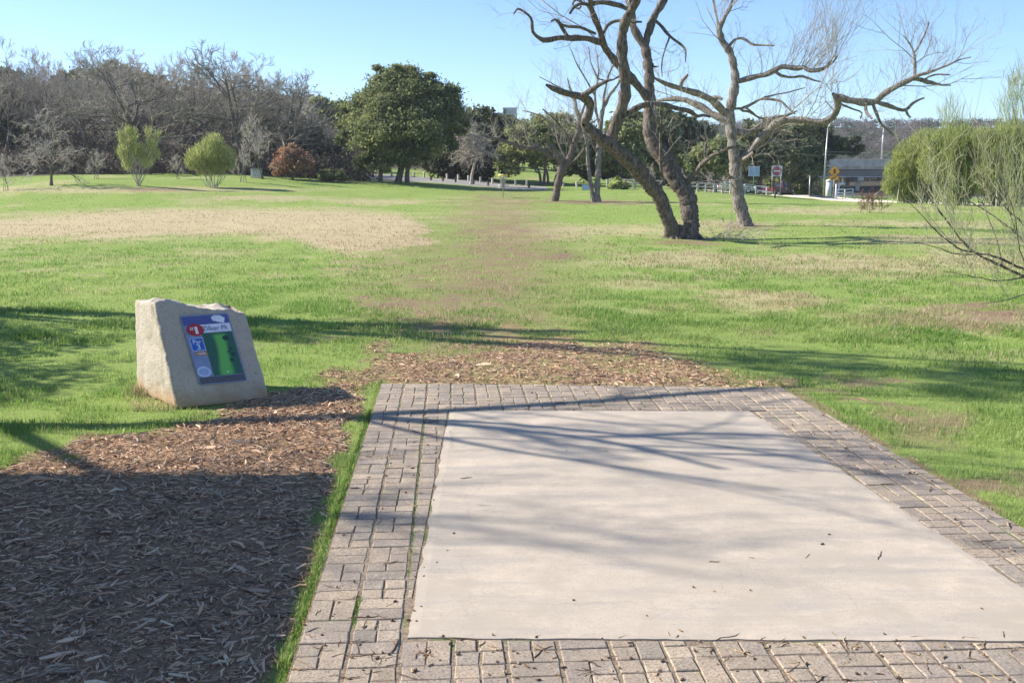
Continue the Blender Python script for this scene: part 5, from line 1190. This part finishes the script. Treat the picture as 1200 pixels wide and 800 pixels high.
rail_fence('pipe_fence', 'white pipe fence beside the parked pickup, right of the pale trunk', onground(873, 97), onground(898, 99), 3, .95, white, (.5, .95), .05, .045)
rail_fence('pipe_gate', 'white pipe gate under the bridge, right of the yellow sign', onground(980, 100), onground(999, 104), 3, 1.0, white, (.35, .65, .95), .05, .04)
def box_thing(name, label, cat, px, D, size, mat, partname, extra=None, rz=0):
    g = onground(px, D); t = thing(name, label, cat, g, rz); mb = MB(); mb.box((0, 0, size[2] / 2 - .03), size, bevel=.03); mb.build(partname, mat, t)
    if extra: extra(t)
    return t
def ub(t):
    mb = MB(); mb.box((0, 0, .62), (.78, .58, .06), bevel=.01); mb.build('lid', simple('box_lid', (.30, .30, .28), .6), t)
    mb = MB(); mb.box((0, 0, .02), (.85, .65, .1), bevel=.01); mb.build('base', conc, t)
box_thing('utility_box', 'small grey utility box at the wood edge left of the rusty leaved tree', 'utility box', 301, 74, (.72, .52, .6), simple('box_grey', (.42, .42, .39), .6), 'cabinet', ub)
# white board sign, street signs
def sign(name, label, px, D, topy, panels, postmat=steel, posts=((0),), pr=.035, cat='sign', basey=None):
    g = onground(px, D); s_ = D / F; t = thing(name, label, cat, g); top = P(px, topy, D)[2] - g[2]
    for i, dx in enumerate(posts):
        mb = MB(); mb.tube([(dx, 0, -.1), (dx, 0, top)], pr, 8); mb.build('post', postmat, t, True)
    return t, g, s_
def poly_panel(t, name, pts, y, mat, th=.02):
    mb = MB(); mb.prism(pts, y, y + th); return mb.build(name, mat, t)
def zc(py, D, g): return P(600, py, D)[2] - g[2]
t, g, s_ = sign('notice_board', 'small square white notice board between the leaning tree and the twin pale trunks', 688, 79, 226, [], steel, (-.25, .25))
z0, z1 = zc(229, 79, g), zc(216.5, 79, g); w_ = .40
pb = poly_panel(t, 'board', [(-w_, z0), (w_, z0), (w_, z1), (-w_, z1)], -.08, white, .03)
t, g, s_ = sign('crossing_sign', 'yellow diamond walking figure sign with a small arrow plate beneath, before the bridge', 976, 92, 196, [], steel)
c1 = zc(201, 92, g); hw = 6.3 * s_; yel = simple('sign_yellow', (.85, .38, .02), .45, 0, 3, .04); blk = simple('sign_black', (.02, .02, .02), .5)
poly_panel(t, 'diamond', [(0, c1 - hw), (hw, c1), (0, c1 + hw), (-hw, c1)], -.06, yel)
k = hw / .6; fig = [(-.05, .30), (.05, .30), (.09, .24), (.06, .17), (.16, .08), (.22, -.02), (.18, -.05), (.08, .03), (.06, -.08), (.16, -.30), (.09, -.33), (0, -.14), (-.10, -.34), (-.18, -.31), (-.07, -.08), (-.08, .04), (-.16, -.04), (-.20, 0), (-.10, .14), (-.06, .18), (-.09, .24)]
poly_panel(t, 'walking_figure', [(x * k * .95, c1 + z * k * .95) for x, z in fig], -.068, blk, .006)
c2 = zc(208.7, 92, g); poly_panel(t, 'arrow_plate', [(-.40, c2 - .17), (.40, c2 - .17), (.40, c2 + .17), (-.40, c2 + .17)], -.06, yel)
poly_panel(t, 'arrow', [(-.26, c2 - .12), (-.06, c2 - .12), (-.11, c2 - .07), (.22, c2 + .09), (.18, c2 + .13), (-.16, c2 - .02), (-.22, c2 + .04)], -.068, blk, .006)
t, g, s_ = sign('entry_sign', 'square white sign with a red disc and white bar above the pickup', 909, 98, 195, [], steel, (-.42, .42), .03)
c1 = zc(200.5, 98, g); hw = 6.0 * s_; red = simple('sign_red', (.44, .09, .11), .45, 0, 3, .04)
poly_panel(t, 'panel', [(-hw, c1 - hw), (hw, c1 - hw), (hw, c1 + hw), (-hw, c1 + hw)], -.06, white)
poly_panel(t, 'disc', [(hw * .9 * math.cos(a), c1 + hw * .9 * math.sin(a)) for a in np.linspace(0, 2 * math.pi, 25)[:-1]], -.066, red, .006)
poly_panel(t, 'bar', [(-hw * .62, c1 - hw * .13), (hw * .62, c1 - hw * .13), (hw * .62, c1 + hw * .13), (-hw * .62, c1 + hw * .13)], -.071, white, .006)
t, g, s_ = sign('park_sign', 'pale blue rectangular sign on a green post, right of the pale spreading trunk', 882.5, 94, 196, [], simple('post_green', (.10, .20, .14), .6))
c1 = zc(201, 94, g); blu = simple('sign_blue', (.36, .48, .72), .5, 0, 2, .1); poly_panel(t, 'panel', [(-6.2 * s_, c1 - 5.5 * s_), (6.2 * s_, c1 - 5.5 * s_), (6.2 * s_, c1 + 6 * s_), (-6.2 * s_, c1 + 6 * s_)], -.06, white)
poly_panel(t, 'blue_field', [(-5.6 * s_, c1 - 5.0 * s_), (5.6 * s_, c1 - 5.0 * s_), (5.6 * s_, c1 + 5.4 * s_), (-5.6 * s_, c1 + 5.4 * s_)], -.066, blu, .006)
t, g, s_ = sign('small_sign', 'little pale teal sign on a post left of the pale spreading trunk', 851, 93, 214, [], steel)
c1 = zc(217, 93, g); poly_panel(t, 'panel', [(-2.6 * s_, c1 - 4 * s_), (2.6 * s_, c1 - 4 * s_), (2.6 * s_, c1 + 4 * s_), (-2.6 * s_, c1 + 4 * s_)], -.06, simple('sign_teal', (.40, .55, .55), .5))
def small_post(name, label, px, D, topy, r, mat, cat='post'):
    g = onground(px, D); t = thing(name, label, cat, g); h = P(px, topy, D)[2] - g[2]; mb = MB(); mb.tube([(0, 0, -.1), (0, 0, h)], r, 10); mb.build('shaft', mat, t, True)
    mb = MB(); mb.tube([(0, 0, h), (0, 0, h + r * .5), (0, 0, h + r * .9)], [r * 1.15, r * 1.1, r * .3], 10); mb.build('cap', mat, t, True); return t
small_post('marker_post', 'short dark post on the grass in front of the pickup', 908, 80, 223.5, .07, wood_d)
small_post('signal_pillar', 'thick pale pillar left of the yellow sign post', 970.5, 108, 213, .30, simple('pillar_pale', (.62, .62, .58), .7))
small_post('white_post', 'tall thin white post at the left end of the pipe gate', 979, 96, 216.5, .07, white)
small_post('road_post', 'thin pale post at the road edge left of the lamp post', 948, 100, 206, .05, steel)
# curved white pipe
g = onground(985, 104); t = thing('bent_pipe', 'white bent pipe rising behind the pipe gate', 'pipe', g); mb = MB(); h = P(985, 215, 104)[2] - g[2]
mb.tube([(-.25, 0, -.1), (-.25, 0, h * .75), (-.15, 0, h * .92), (.1, 0, h), (.3, 0, h * .98)], .09, 10); mb.build('pipe', white, t, True); mb = MB(); mb.disc((.33, 0, h * .98), .14, (1, 0, 0), .05); mb.build('flange', white, t, True)
def lamp(label, px, D, topy, basez=None):
    g = onground(px, D)
    if basez is not None: g[2] = basez
    t = thing('street_lamp', label, 'street lamp', g, 0, 'tall steel lamp posts near the bridge'); h = P(px, topy, D)[2] - g[2]; r = .9 * D / F
    mb = MB(); mb.tube([(0, 0, -.2), (0, 0, h * .5), (.1, 0, h)], [r * 1.2, r, r * .7], 10); mb.build('pole', steel, t, True)
    mb = MB(); mb.tube([(.1, 0, h), (.4, .1, h + .5), (1.2, .3, h + .7)], [.07, .06, .05], 8); mb.build('arm', steel, t, True)
    mb = MB(); mb.box((1.6, .4, h + .68), (.9, .35, .16), bevel=.04); mb.build('lamp_head', steel, t)
lamp('nearer tall steel lamp post standing at the road left of the yellow sign', 965, 115, 150)
lamp('farther steel lamp post rising from the bridge deck', 1031, 232, 149, P(1031, 189, 232)[2])
# bridge
def bridge():
    D = 225; L = P(905, 207, D); Rr = P(1260, 207, D); zt = P(1000, 186.5, D)[2]; zm = P(1000, 196, D)[2]; zb = P(1000, 207, D)[2]; g = np.array([(L[0] + Rr[0]) / 2, D, float(terr(np.array([L[0]]), np.array([float(D)]))[0])])
    t = thing('road_bridge', 'grey concrete and steel road bridge crossing behind the yellow sign', 'bridge', g); W = Rr[0] - L[0]; xc = 0
    def bx(name, x, y, z0, z1, w, d, mat, bev=.05):
        mb = MB(); mb.box((x, y, (z0 + z1) / 2 - g[2]), (w, d, z1 - z0), bevel=bev); return mb.build(name, mat, t)
    xl = P(965, 186, D)[0] - g[0]; 
    bx('parapet', (xl + W / 2) / 2, -.1, zm + .02, zt, W / 2 - xl, .35, conc); bx('deck', 0, 6, zm - .45, zm, W, 12, conc)
    beam = simple('beam_blue_grey', (.17, .155, .145), .6, 0, .5, .15)
    for y in (.9, 4, 7, 10): bx('beam', 0, y, zb + .06, zm - .47, W, .5, beam)
    bx('flange', 0, .9, zb - .12, zb + .03, W, .95, simple('flange_pale', (.55, .56, .57), .6))
    for px in (972, 1010, 1060, 1110):
        x = P(px, 207, D)[0] - g[0]
        for y in (2.5, 9.5):
            mb = MB(); zg = float(terr(np.array([x + g[0]]), np.array([D + y]))[0]) - g[2]; mb.tube([(x, y, zg - 1), (x, y, zb - .9 - g[2])], .5, 14); mb.build('pier', conc, t, True)
        bx('pier_cap', x, 6, zb - .95, zb - .15, 1.3, 11, conc)
    T = Tubes(); z = zt - g[2]
    for zz in (.35, .7): T.add([(xl, 0, z + zz), (0, 0, z + zz), (W / 2, 0, z + zz)], [.04] * 3)
    for k in range(40):
        x = xl + (W / 2 - xl) * k / 39; T.add([(x, 0, z - .05), (x, 0, z + .4), (x, 0, z + .72)], [.035] * 3)
    T.build('railing', steel, t, 5)
    # far abutment in shade
    bx('abutment', -W / 2 + 3, 6, g[2] - 1, zb - .16, 6, 11, conc)
bridge()
# overhead cables
for i, (y0, y1) in enumerate(((177.5, 178), (181, 181.5))):
    a, b_ = P(966, y0, 116), P(1400, y1, 130); t = np.linspace(0, 1, 14)[:, None]; L = a * (1 - t) + b_ * t; L[:, 2] -= .8 * (4 * t * (1 - t))[:, 0] * .6
    mb = MB(); mb.tube(L, .022, 6); tag(mb.build('overhead_cable', steel, None, True), ('upper' if i == 0 else 'lower') + ' pale cable strung right from the nearer lamp post', 'cable', 'overhead cables')
# paved road and kerb on the right
def ribbon(name, cl, mat, kind='structure', dz=.03, kerb=0):
    cl = np.array(cl, float); n = 60; t = np.linspace(0, len(cl) - 1, n); C = np.stack([np.interp(t, range(len(cl)), cl[:, k]) for k in range(3)], 1)
    for _ in range(6): C[1:-1] = C[1:-1] * .5 + (C[:-2] + C[2:]) * .25
    T_ = np.gradient(C[:, :2], axis=0); T_ /= np.linalg.norm(T_, axis=1)[:, None]; Nn = np.stack([-T_[:, 1], T_[:, 0]], 1); V = []
    K = 7
    for k in range(K):
        f = (k / (K - 1) - .5); xy = C[:, :2] + Nn * (C[:, 2] * f)[:, None]; V.append(np.column_stack([xy, terr(xy[:, 0], xy[:, 1]) + dz]))
    V = np.concatenate(V); i = np.arange(K - 1)[:, None] * n; j = np.arange(n - 1)[None]
    q = np.stack([i + j, i + j + 1, i + n + j + 1, i + n + j], -1).reshape(-1, 4); z_ = V[q[0]]; nn = np.cross(z_[1] - z_[0], z_[3] - z_[0])
    if nn[2] < 0: q = q[:, ::-1]
    o = mesh_np(name, V, [q], mat, None, True); tag(o, kind=kind)
    for s_ in (-1, 1):
        if not kerb: break
        xy = C[:, :2] + Nn * (C[:, 2] * .5 * s_)[:, None] + Nn * s_ * .1; L = np.column_stack([xy, terr(xy[:, 0], xy[:, 1]) + .06]); mb = MB(); mb.tube(L, .11, 6); tag(mb.build('kerb', conc, None), kind='structure')
asp = simple('sun_bleached_asphalt', (.30, .285, .27), .92, 0, .6, .12, .2, .01, .15)
def gl(px, D): g = onground(px, D); return g[0], g[1]
ribbon('road', [(*gl(1330, 74), 4.2), (*gl(1180, 76), 4.2), (*gl(1060, 82), 4.5), (*gl(990, 92), 6), (*gl(930, 104), 7.5), (*gl(890, 108), 8), (*gl(866, 112), 8)], asp, kerb=1)
ribbon('path', [(*gl(925, 135), 3), (*gl(970, 132), 3.5), (*gl(1060, 125), 4), (*gl(1250, 110), 4)], asp)

# ------------------------------------------------------------------ vehicles
def vehicle(name, label, cat, px, D, rz, kind, paint, group=None):
    g = onground(px, D); t = thing(name, label, cat, g, rz)
    L, W = (5.4, 1.95) if kind == 'pickup' else (4.6, 1.8)
    glass = simple('window_glass_' + name, (.03, .04, .05), .08, 0, 4, .1); rub = simple('tyre_rubber', (.02, .02, .02), .9); rim = simple('wheel_rim', (.5, .5, .52), .3, .8)
    if kind == 'pickup':
        prof = [(-2.7, .55), (-2.7, 1.08), (-2.6, 1.15), (-.55, 1.15), (-.5, 1.18), (1.15, 1.18), (2.5, 1.08), (2.68, .95), (2.7, .5), (2.4, .38), (-2.5, .42)]
        cab = [(-.55, 1.15), (-.45, 1.78), (-.1, 1.86), (.65, 1.84), (1.25, 1.17)]; wx = (-1.7, 1.75)
    else:
        prof = [(-2.25, .5), (-2.28, .85), (-2.1, 1.0), (1.0, .98), (2.0, .82), (2.25, .65), (2.28, .4), (2.0, .3), (-2.1, .3)]
        cab = [(-1.6, .98), (-1.1, 1.38), (-.2, 1.45), (.4, 1.40), (1.15, .97)]; wx = (-1.4, 1.4)
    def ext(prof, w0, w1, name, mat, inset=.1, n=3):
        k = len(prof); V = []; cx_ = np.mean([p[0] for p in prof]); cz = np.mean([p[1] for p in prof])
        for y, s_ in ((-w0, .94), (-w0 + inset, 1), (w0 - inset, 1), (w0, .94)):
            for p in prof: V.append((cx_ + (p[0] - cx_) * s_, y * (1 if p[1] < 1.3 else w1 / w0), cz + (p[1] - cz) * (s_ * .5 + .5)))
        Fs = [[i, i + 1 if i + 1 < k else 0] for i in range(k)]; mb = MB()
        mb.add(V, [tuple(range(k)), tuple(range(4 * k - 1, 3 * k - 1, -1))] + [(r * k + a, (r + 1) * k + a, (r + 1) * k + b_, r * k + b_) for r in range(3) for a, b_ in Fs])
        return mb.build(name, mat, t, False, .03)
    body = ext(prof, W / 2, W / 2, 'body', paint); ext(cab, W / 2 - .08, W / 2 - .24, 'cab', paint)
    if kind == 'pickup':
        mb = MB(); mb.box((-1.62, 0, 1.165), (1.95, W - .35, .02)); mb.build('bed_liner', rub, t)
    # windows
    c = np.array(cab); 
    for s_ in (-1, 1):
        z0, z1 = c[0, 1] + .08, c[:, 1].max() - .12; y = (W / 2 - .08)
        xs = (c[0, 0] + .28, c[-1, 0] - .30); xt = (c[1, 0] + .22, c[-2, 0] - .05); mid = (xs[0] + xs[1]) / 2
        for a, b_ in (((xs[0], xt[0]), (mid - .05, mid - .05)), ((mid + .05, mid + .05), (xs[1], xt[1]))):
            mb = MB(); V = [(a[0], s_ * (y + .004), z0), (b_[0], s_ * (y + .004), z0), (b_[1], s_ * (y - .105), z1), (a[1], s_ * (y - .105), z1)]
            V += [(v_[0], v_[1] - s_ * .05, v_[2]) for v_ in V]; mb.add(V, [(0, 1, 2, 3), (7, 6, 5, 4), (0, 4, 5, 1), (1, 5, 6, 2), (2, 6, 7, 3), (3, 7, 4, 0)]); mb.build('side_window', glass, t)
    for i0, i1, nm in ((0, 1, 'rear_window'), (-1, -2, 'windscreen')):
        a, b_ = c[i0], c[i1]; d = unit(b_ - a); nn = np.array([-d[1], d[0]]) * (1 if i0 == 0 else -1); nn = nn if nn[0] * (-1 if i0 == 0 else 1) > 0 else -nn
        p0, p1 = a + (b_ - a) * .15 + nn * .012, a + (b_ - a) * .85 + nn * .012; w0, w1 = W / 2 - .22, W / 2 - .34; mb = MB()
        V = [(p0[0], -w0, p0[1]), (p0[0], w0, p0[1]), (p1[0], w1, p1[1]), (p1[0], -w1, p1[1])]; V += [(v_[0] - nn[0] * .04, v_[1], v_[2] - nn[1] * .04) for v_ in V]
        mb.add(V, [(0, 1, 2, 3), (7, 6, 5, 4), (0, 4, 5, 1), (1, 5, 6, 2), (2, 6, 7, 3), (3, 7, 4, 0)]); mb.build(nm, glass, t)
    for x in wx:
        for s_ in (-1, 1):
            mb = MB(); mb.tube([(x, s_ * (W / 2 - .24), .38), (x, s_ * (W / 2 - .22), .38), (x, s_ * (W / 2 - .02), .38), (x, s_ * (W / 2 + .01), .38)], [.36, .39, .39, .35], 22); wo = mb.build('wheel', rub, t, True)
            mb = MB(); mb.disc((x, s_ * (W / 2 + .012), .38), .22, (0, 1, 0), .03, 16); mb.build('rim', rim, wo)
    tl = simple('tail_light_red', (.45, .02, .02), .3); hl = simple('headlight_clear', (.8, .8, .78), .2)
    for s_ in (-1, 1):
        mb = MB(); mb.box((prof[0][0] - .01, s_ * (W / 2 - .16), .88), (.05, .18, .26), bevel=.01); mb.build('tail_light', tl, t)
        mb = MB(); mb.box((prof[-4][0] + .0, s_ * (W / 2 - .25), .74), (.06, .34, .16), bevel=.01); mb.build('headlight', hl, t)
        mb = MB(); mb.box((c[-1, 0] - .25, s_ * (W / 2 + .09), c[-1, 1] + .08), (.12, .2, .14), bevel=.02); mb.build('mirror', paint, t)
    for x in (prof[0][0] - .03, prof[-3][0] + .0):
        mb = MB(); mb.box((x, 0, .52), (.14, W - .1, .18), bevel=.03); mb.build('bumper', rim, t)
    return t
vehicle('pickup_truck', 'dark maroon pickup truck on the road beneath the red and white sign', 'pickup truck', 913, 122, math.radians(42), 'pickup', simple('maroon_paint', (.13, .03, .06), .3, .1, 4, .08))
vehicle('parked_car', 'white car mostly hidden behind the pale spreading trunk', 'car', 860, 120, math.radians(10), 'sedan', simple('white_car_paint', (.7, .7, .72), .3, .0, 4, .05))
# distant glass tower
def tower():
    D = 650; g = onground(598, D); w = 14; t = thing('glass_tower', 'far pale teal glass building with stepped roof, seen through bare twigs left of centre', 'building', g)
    gm_ = simple('teal_glass', (.20, .34, .36), .45, 0, .05, .15); band = simple('tower_band', (.26, .40, .42), .6)
    for (x0, x1, ty) in ((-4.6, 4.2, 127), (-9.6, -4.7, 133)):
        h = P(598, ty, D)[2] - g[2]
        mb = MB(); mb.box(((x0 + x1) / 2, 0, h / 2), (x1 - x0, 16, h), bevel=.1); mb.build('wall', gm_, t)
        k = 0
        z = h - .5
        while z > h * .3:
            mb = MB(); mb.box(((x0 + x1) / 2, 0, z), (x1 - x0 + .5, 16.5, .8)); mb.build('floor_band', band, t); z -= 3.6
tower()

# ------------------------------------------------------------------ unseen things left of the frame: an added shelter, and trees that shade the foreground
SH = np.array([SUN_H[0], SUN_H[1], 0])
def up(gx_, gy_, h): return np.array([gx_, gy_, 0]) + SH * (h / math.tan(SUN_EL)) + np.array([0, 0, h])
def shelter():  # added out of view; roof edges shaped to throw the foreground shadow
    x1, y1, H = -4.4, 6.6, 2.4; x0, y0 = -10.5, -1.6; t = thing('added_shade_shelter', 'unseen flat roofed shelter added left of the picture to cast the straight edged shadow', 'shelter', ((x0 + x1) / 2, (y0 + y1) / 2, 0))
    cs_ = [up(*w2(396, 557), H + .14), up(*w2(322, 800), H + .14)]; cs_[0][2] = cs_[1][2] = H; e_ = (cs_[1] - cs_[0]) / abs(cs_[1][1] - cs_[0][1]); c3 = cs_[1] + e_ * 4.5
    R0 = [np.array([cs_[0][0] - 6.6, cs_[0][1], H]), cs_[0], c3, np.array([cs_[0][0] - 6.6, c3[1], H])]; ctr = np.array([(x1 + x0) / 2, (y1 + y0) / 2, 0])
    mb = MB(); mb.add([p - ctr for p in R0] + [p - ctr + (0, 0, .14) for p in R0], [(0, 1, 2, 3), (7, 6, 5, 4), (0, 4, 5, 1), (1, 5, 6, 2), (2, 6, 7, 3), (3, 7, 4, 0)]); mb.build('roof', simple('roof_metal', (.22, .2, .18), .6), t)
    for sx in (-1, 0, 1):
        for sy in (-1, 1):
            mb = MB(); mb.box((sx * ((x1 - x0) / 2 - .6), sy * ((y1 - y0) / 2 - 1.4), H / 2 - .05), (.16, .16, H), bevel=.01); mb.build('post', wood_m, t)
    mb = MB(); mb.box((-2.9, 0, 1.15), (.08, 6.5, 2.3)); mb.build('back_wall', wood_m, t)
shelter()
def shade_tree(name, label, base, limbs, twn, leaves, rad=.16):
    t = thing(name, label, 'tree', base); T1, T2 = Tubes(), Tubes(); b = np.array(base, float); lines = []
    for L in limbs:
        W = np.array([p[:3] for p in L]); r = np.array([p[3] for p in L]); n = 12; tt = np.linspace(0, len(W) - 1, n); W = np.stack([np.interp(tt, range(len(W)), W[:, k]) for k in range(3)], 1); r = np.interp(tt, range(len(r)), r)
        for _ in range(2): W[1:-1] = W[1:-1] * .5 + (W[:-2] + W[2:]) * .25
        T1.add(W, r); lines.append((W, r))
    twigs_on(T2, lines, twn, 1.6, .02, 2, (3, 3), .5, .3, .3)
    T1.build('trunk', M['bark'], t, 8, .12, True, b); 
    if leaves:
        V, C = leafset([np.array(c[:3]) for c in leaves[0]], [c[3] for c in leaves[0]], leaves[1], .065, GREENS['oak'], .45, 34, .30)
        mesh_np('crown', V - b, [np.arange(len(V)).reshape(-1, 4)], M['leaf'], t, False, {'Col': C})
    if T2.g: T2.build('twigs', M['twig'], t, 3, 0, True, b)
g1_, g2_, g3_ = up(-3.6, 7.0, 4.5), up(-1.07, 7.34, 5.5), up(2.0, 8.3, 6.5)
b0 = g1_ * 1.0; b0[2] = 0; b0 += (-1.0, -.4, -.1)
f0 = up(-1.3, 7.45, 4.4); f1_ = up(.58, 6.77, 4.8); f2_ = up(1.35, 6.0, 5.2)
shade_tree('shade_tree', 'bare tree just left of the picture whose limbs shade the paved tee', b0, [
    [(*b0, .24), (*(g1_ * .5 + b0 * .5), .17), (*g1_, .12), (*g2_, .07), (*g3_, .055), (*up(3.0, 8.8, 7.0), .02)],
    [(*f0, .05), (*f1_, .035), (*f2_, .02)], [(*f0, .04), (*up(.2, 7.1, 4.8), .03), (*up(1.6, 6.5, 5.2), .022), (*up(2.6, 5.7, 5.6), .01)], [(*f1_, .03), (*up(1.5, 6.9, 5.2), .025), (*up(2.9, 6.6, 5.6), .01)], [(*f0, .03), (*up(-.3, 6.6, 5), .025), (*up(.6, 6.1, 5.5), .02), (*up(1.6, 5.6, 6), .01)], [(*g2_, .05), (*up(-.2, 7.1, 7.5), .04), (*up(.8, 6.2, 9), .02)], [(*g1_, .07), (*up(-2.2, 5.6, 7), .05), (*up(-.3, 5.0, 9.5), .02)]], 1.3, None)
b1 = np.array([-14.5, 14.6, -.1])
lv = [(*up(-5.6, 10.6, 4.2), 1.0), (*up(-4.6, 8.8, 4.4), .8), (*up(-5.5, 9.4, 4.6), .6), (*up(-3.4, 11.3, 6.0), .5), (*up(-.9, 11.8, 6.6), .6), (*up(-2.4, 11.3, 6.2), .5), (*up(.4, 11.6, 7.4), .3), (*up(2.9, 9.6, 9.0), .7), (*up(4.8, 8.8, 9.5), .8), (*up(6.8, 9.0, 10), .8), (*up(-6.5, 11.8, 4.6), .9), (*up(-5.0, 7.6, 4.0), .4), (*up(3.8, 8.3, 12), .3)]
shade_tree('shade_tree', 'leafy oak farther left of the picture whose crown dapples the near grass', b1, [
    [(*b1, .35), (b1[0] + .3, b1[1], 3, .26), (b1[0] + .6, b1[1] + .2, 5.5, .2), (b1[0] + .8, b1[1], 8.5, .1), (b1[0] + .6, b1[1], 11, .04)]] +
    [[(b1[0] + .5, b1[1] + .1, min(l[2] * .7, 6), .10), ((b1[0] + l[0]) / 2, (b1[1] + l[1]) / 2, l[2] * .9, .06), (l[0], l[1], l[2], .02)] for l in lv], .15, (lv, 9000))

# ------------------------------------------------------------------ air
def haze():
    mb = MB(); mb.box((0, 0, 0), (6400, 6400, 1)); o = mb.build('haze', None)
    for v in o.data.vertices: v.co.z = 75 if v.co.z > 0 else -40
    m = bpy.data.materials.new('air'); m.use_nodes = True; nt = m.node_tree; nt.nodes.clear(); out = nt.nodes.new('ShaderNodeOutputMaterial'); pv = nt.nodes.new('ShaderNodeVolumePrincipled')
    pv.inputs['Color'].default_value = (.85, .9, 1, 1); pv.inputs['Density'].default_value = HAZE; pv.inputs['Anisotropy'].default_value = .3
    nt.links.new(pv.outputs[0], out.inputs['Volume']); o.data.materials.append(m); tag(o, 'thin pale blue air over the whole park', 'haze', kind='stuff')
HAZE = .0003
haze()

# ------------------------------------------------------------------ light, sky, camera
w = bpy.data.worlds.new('World'); sc.world = w; w.use_nodes = True; nt = w.node_tree
bg = nt.nodes['Background']; sky = nt.nodes.new('ShaderNodeTexSky'); sky.sky_type = 'NISHITA'; sky.sun_disc = False
sky.sun_elevation = SUN_EL; sky.sun_rotation = math.atan2(SUN_H[0], SUN_H[1]); sky.altitude = 2200; sky.air_density = 1.0; sky.dust_density = .0; sky.ozone_density = 5.0
nt.links.new(sky.outputs[0], bg.inputs[0]); bg.inputs[1].default_value = .117
L = bpy.data.lights.new('sun', 'SUN'); L.energy = 5.0; L.angle = math.radians(.45); L.color = (1, .93, .83); lo = bpy.data.objects.new('sun', L); COL.objects.link(lo)
d = Vector((SUN_H[0] * math.cos(SUN_EL), SUN_H[1] * math.cos(SUN_EL), math.sin(SUN_EL))); lo.rotation_euler = d.to_track_quat('Z', 'Y').to_euler(); lo.location = (-40, 20, 40)
cam = bpy.data.cameras.new('camera'); co = bpy.data.objects.new('camera', cam); COL.objects.link(co); co.location = (0, 0, HCAM); co.rotation_euler = (math.pi / 2 - PHI, 0, 0)
cam.sensor_width = 36; cam.lens = F / 1200 * 36; cam.clip_end = 6000; cam.clip_start = .05; sc.camera = co
sc.view_settings.view_transform = 'Standard'; sc.view_settings.look = 'None'; sc.view_settings.exposure = .95; sc.view_settings.gamma = 1
sc.render.engine = 'CYCLES'; sc.cycles.max_bounces = 6; sc.cycles.transparent_max_bounces = 4
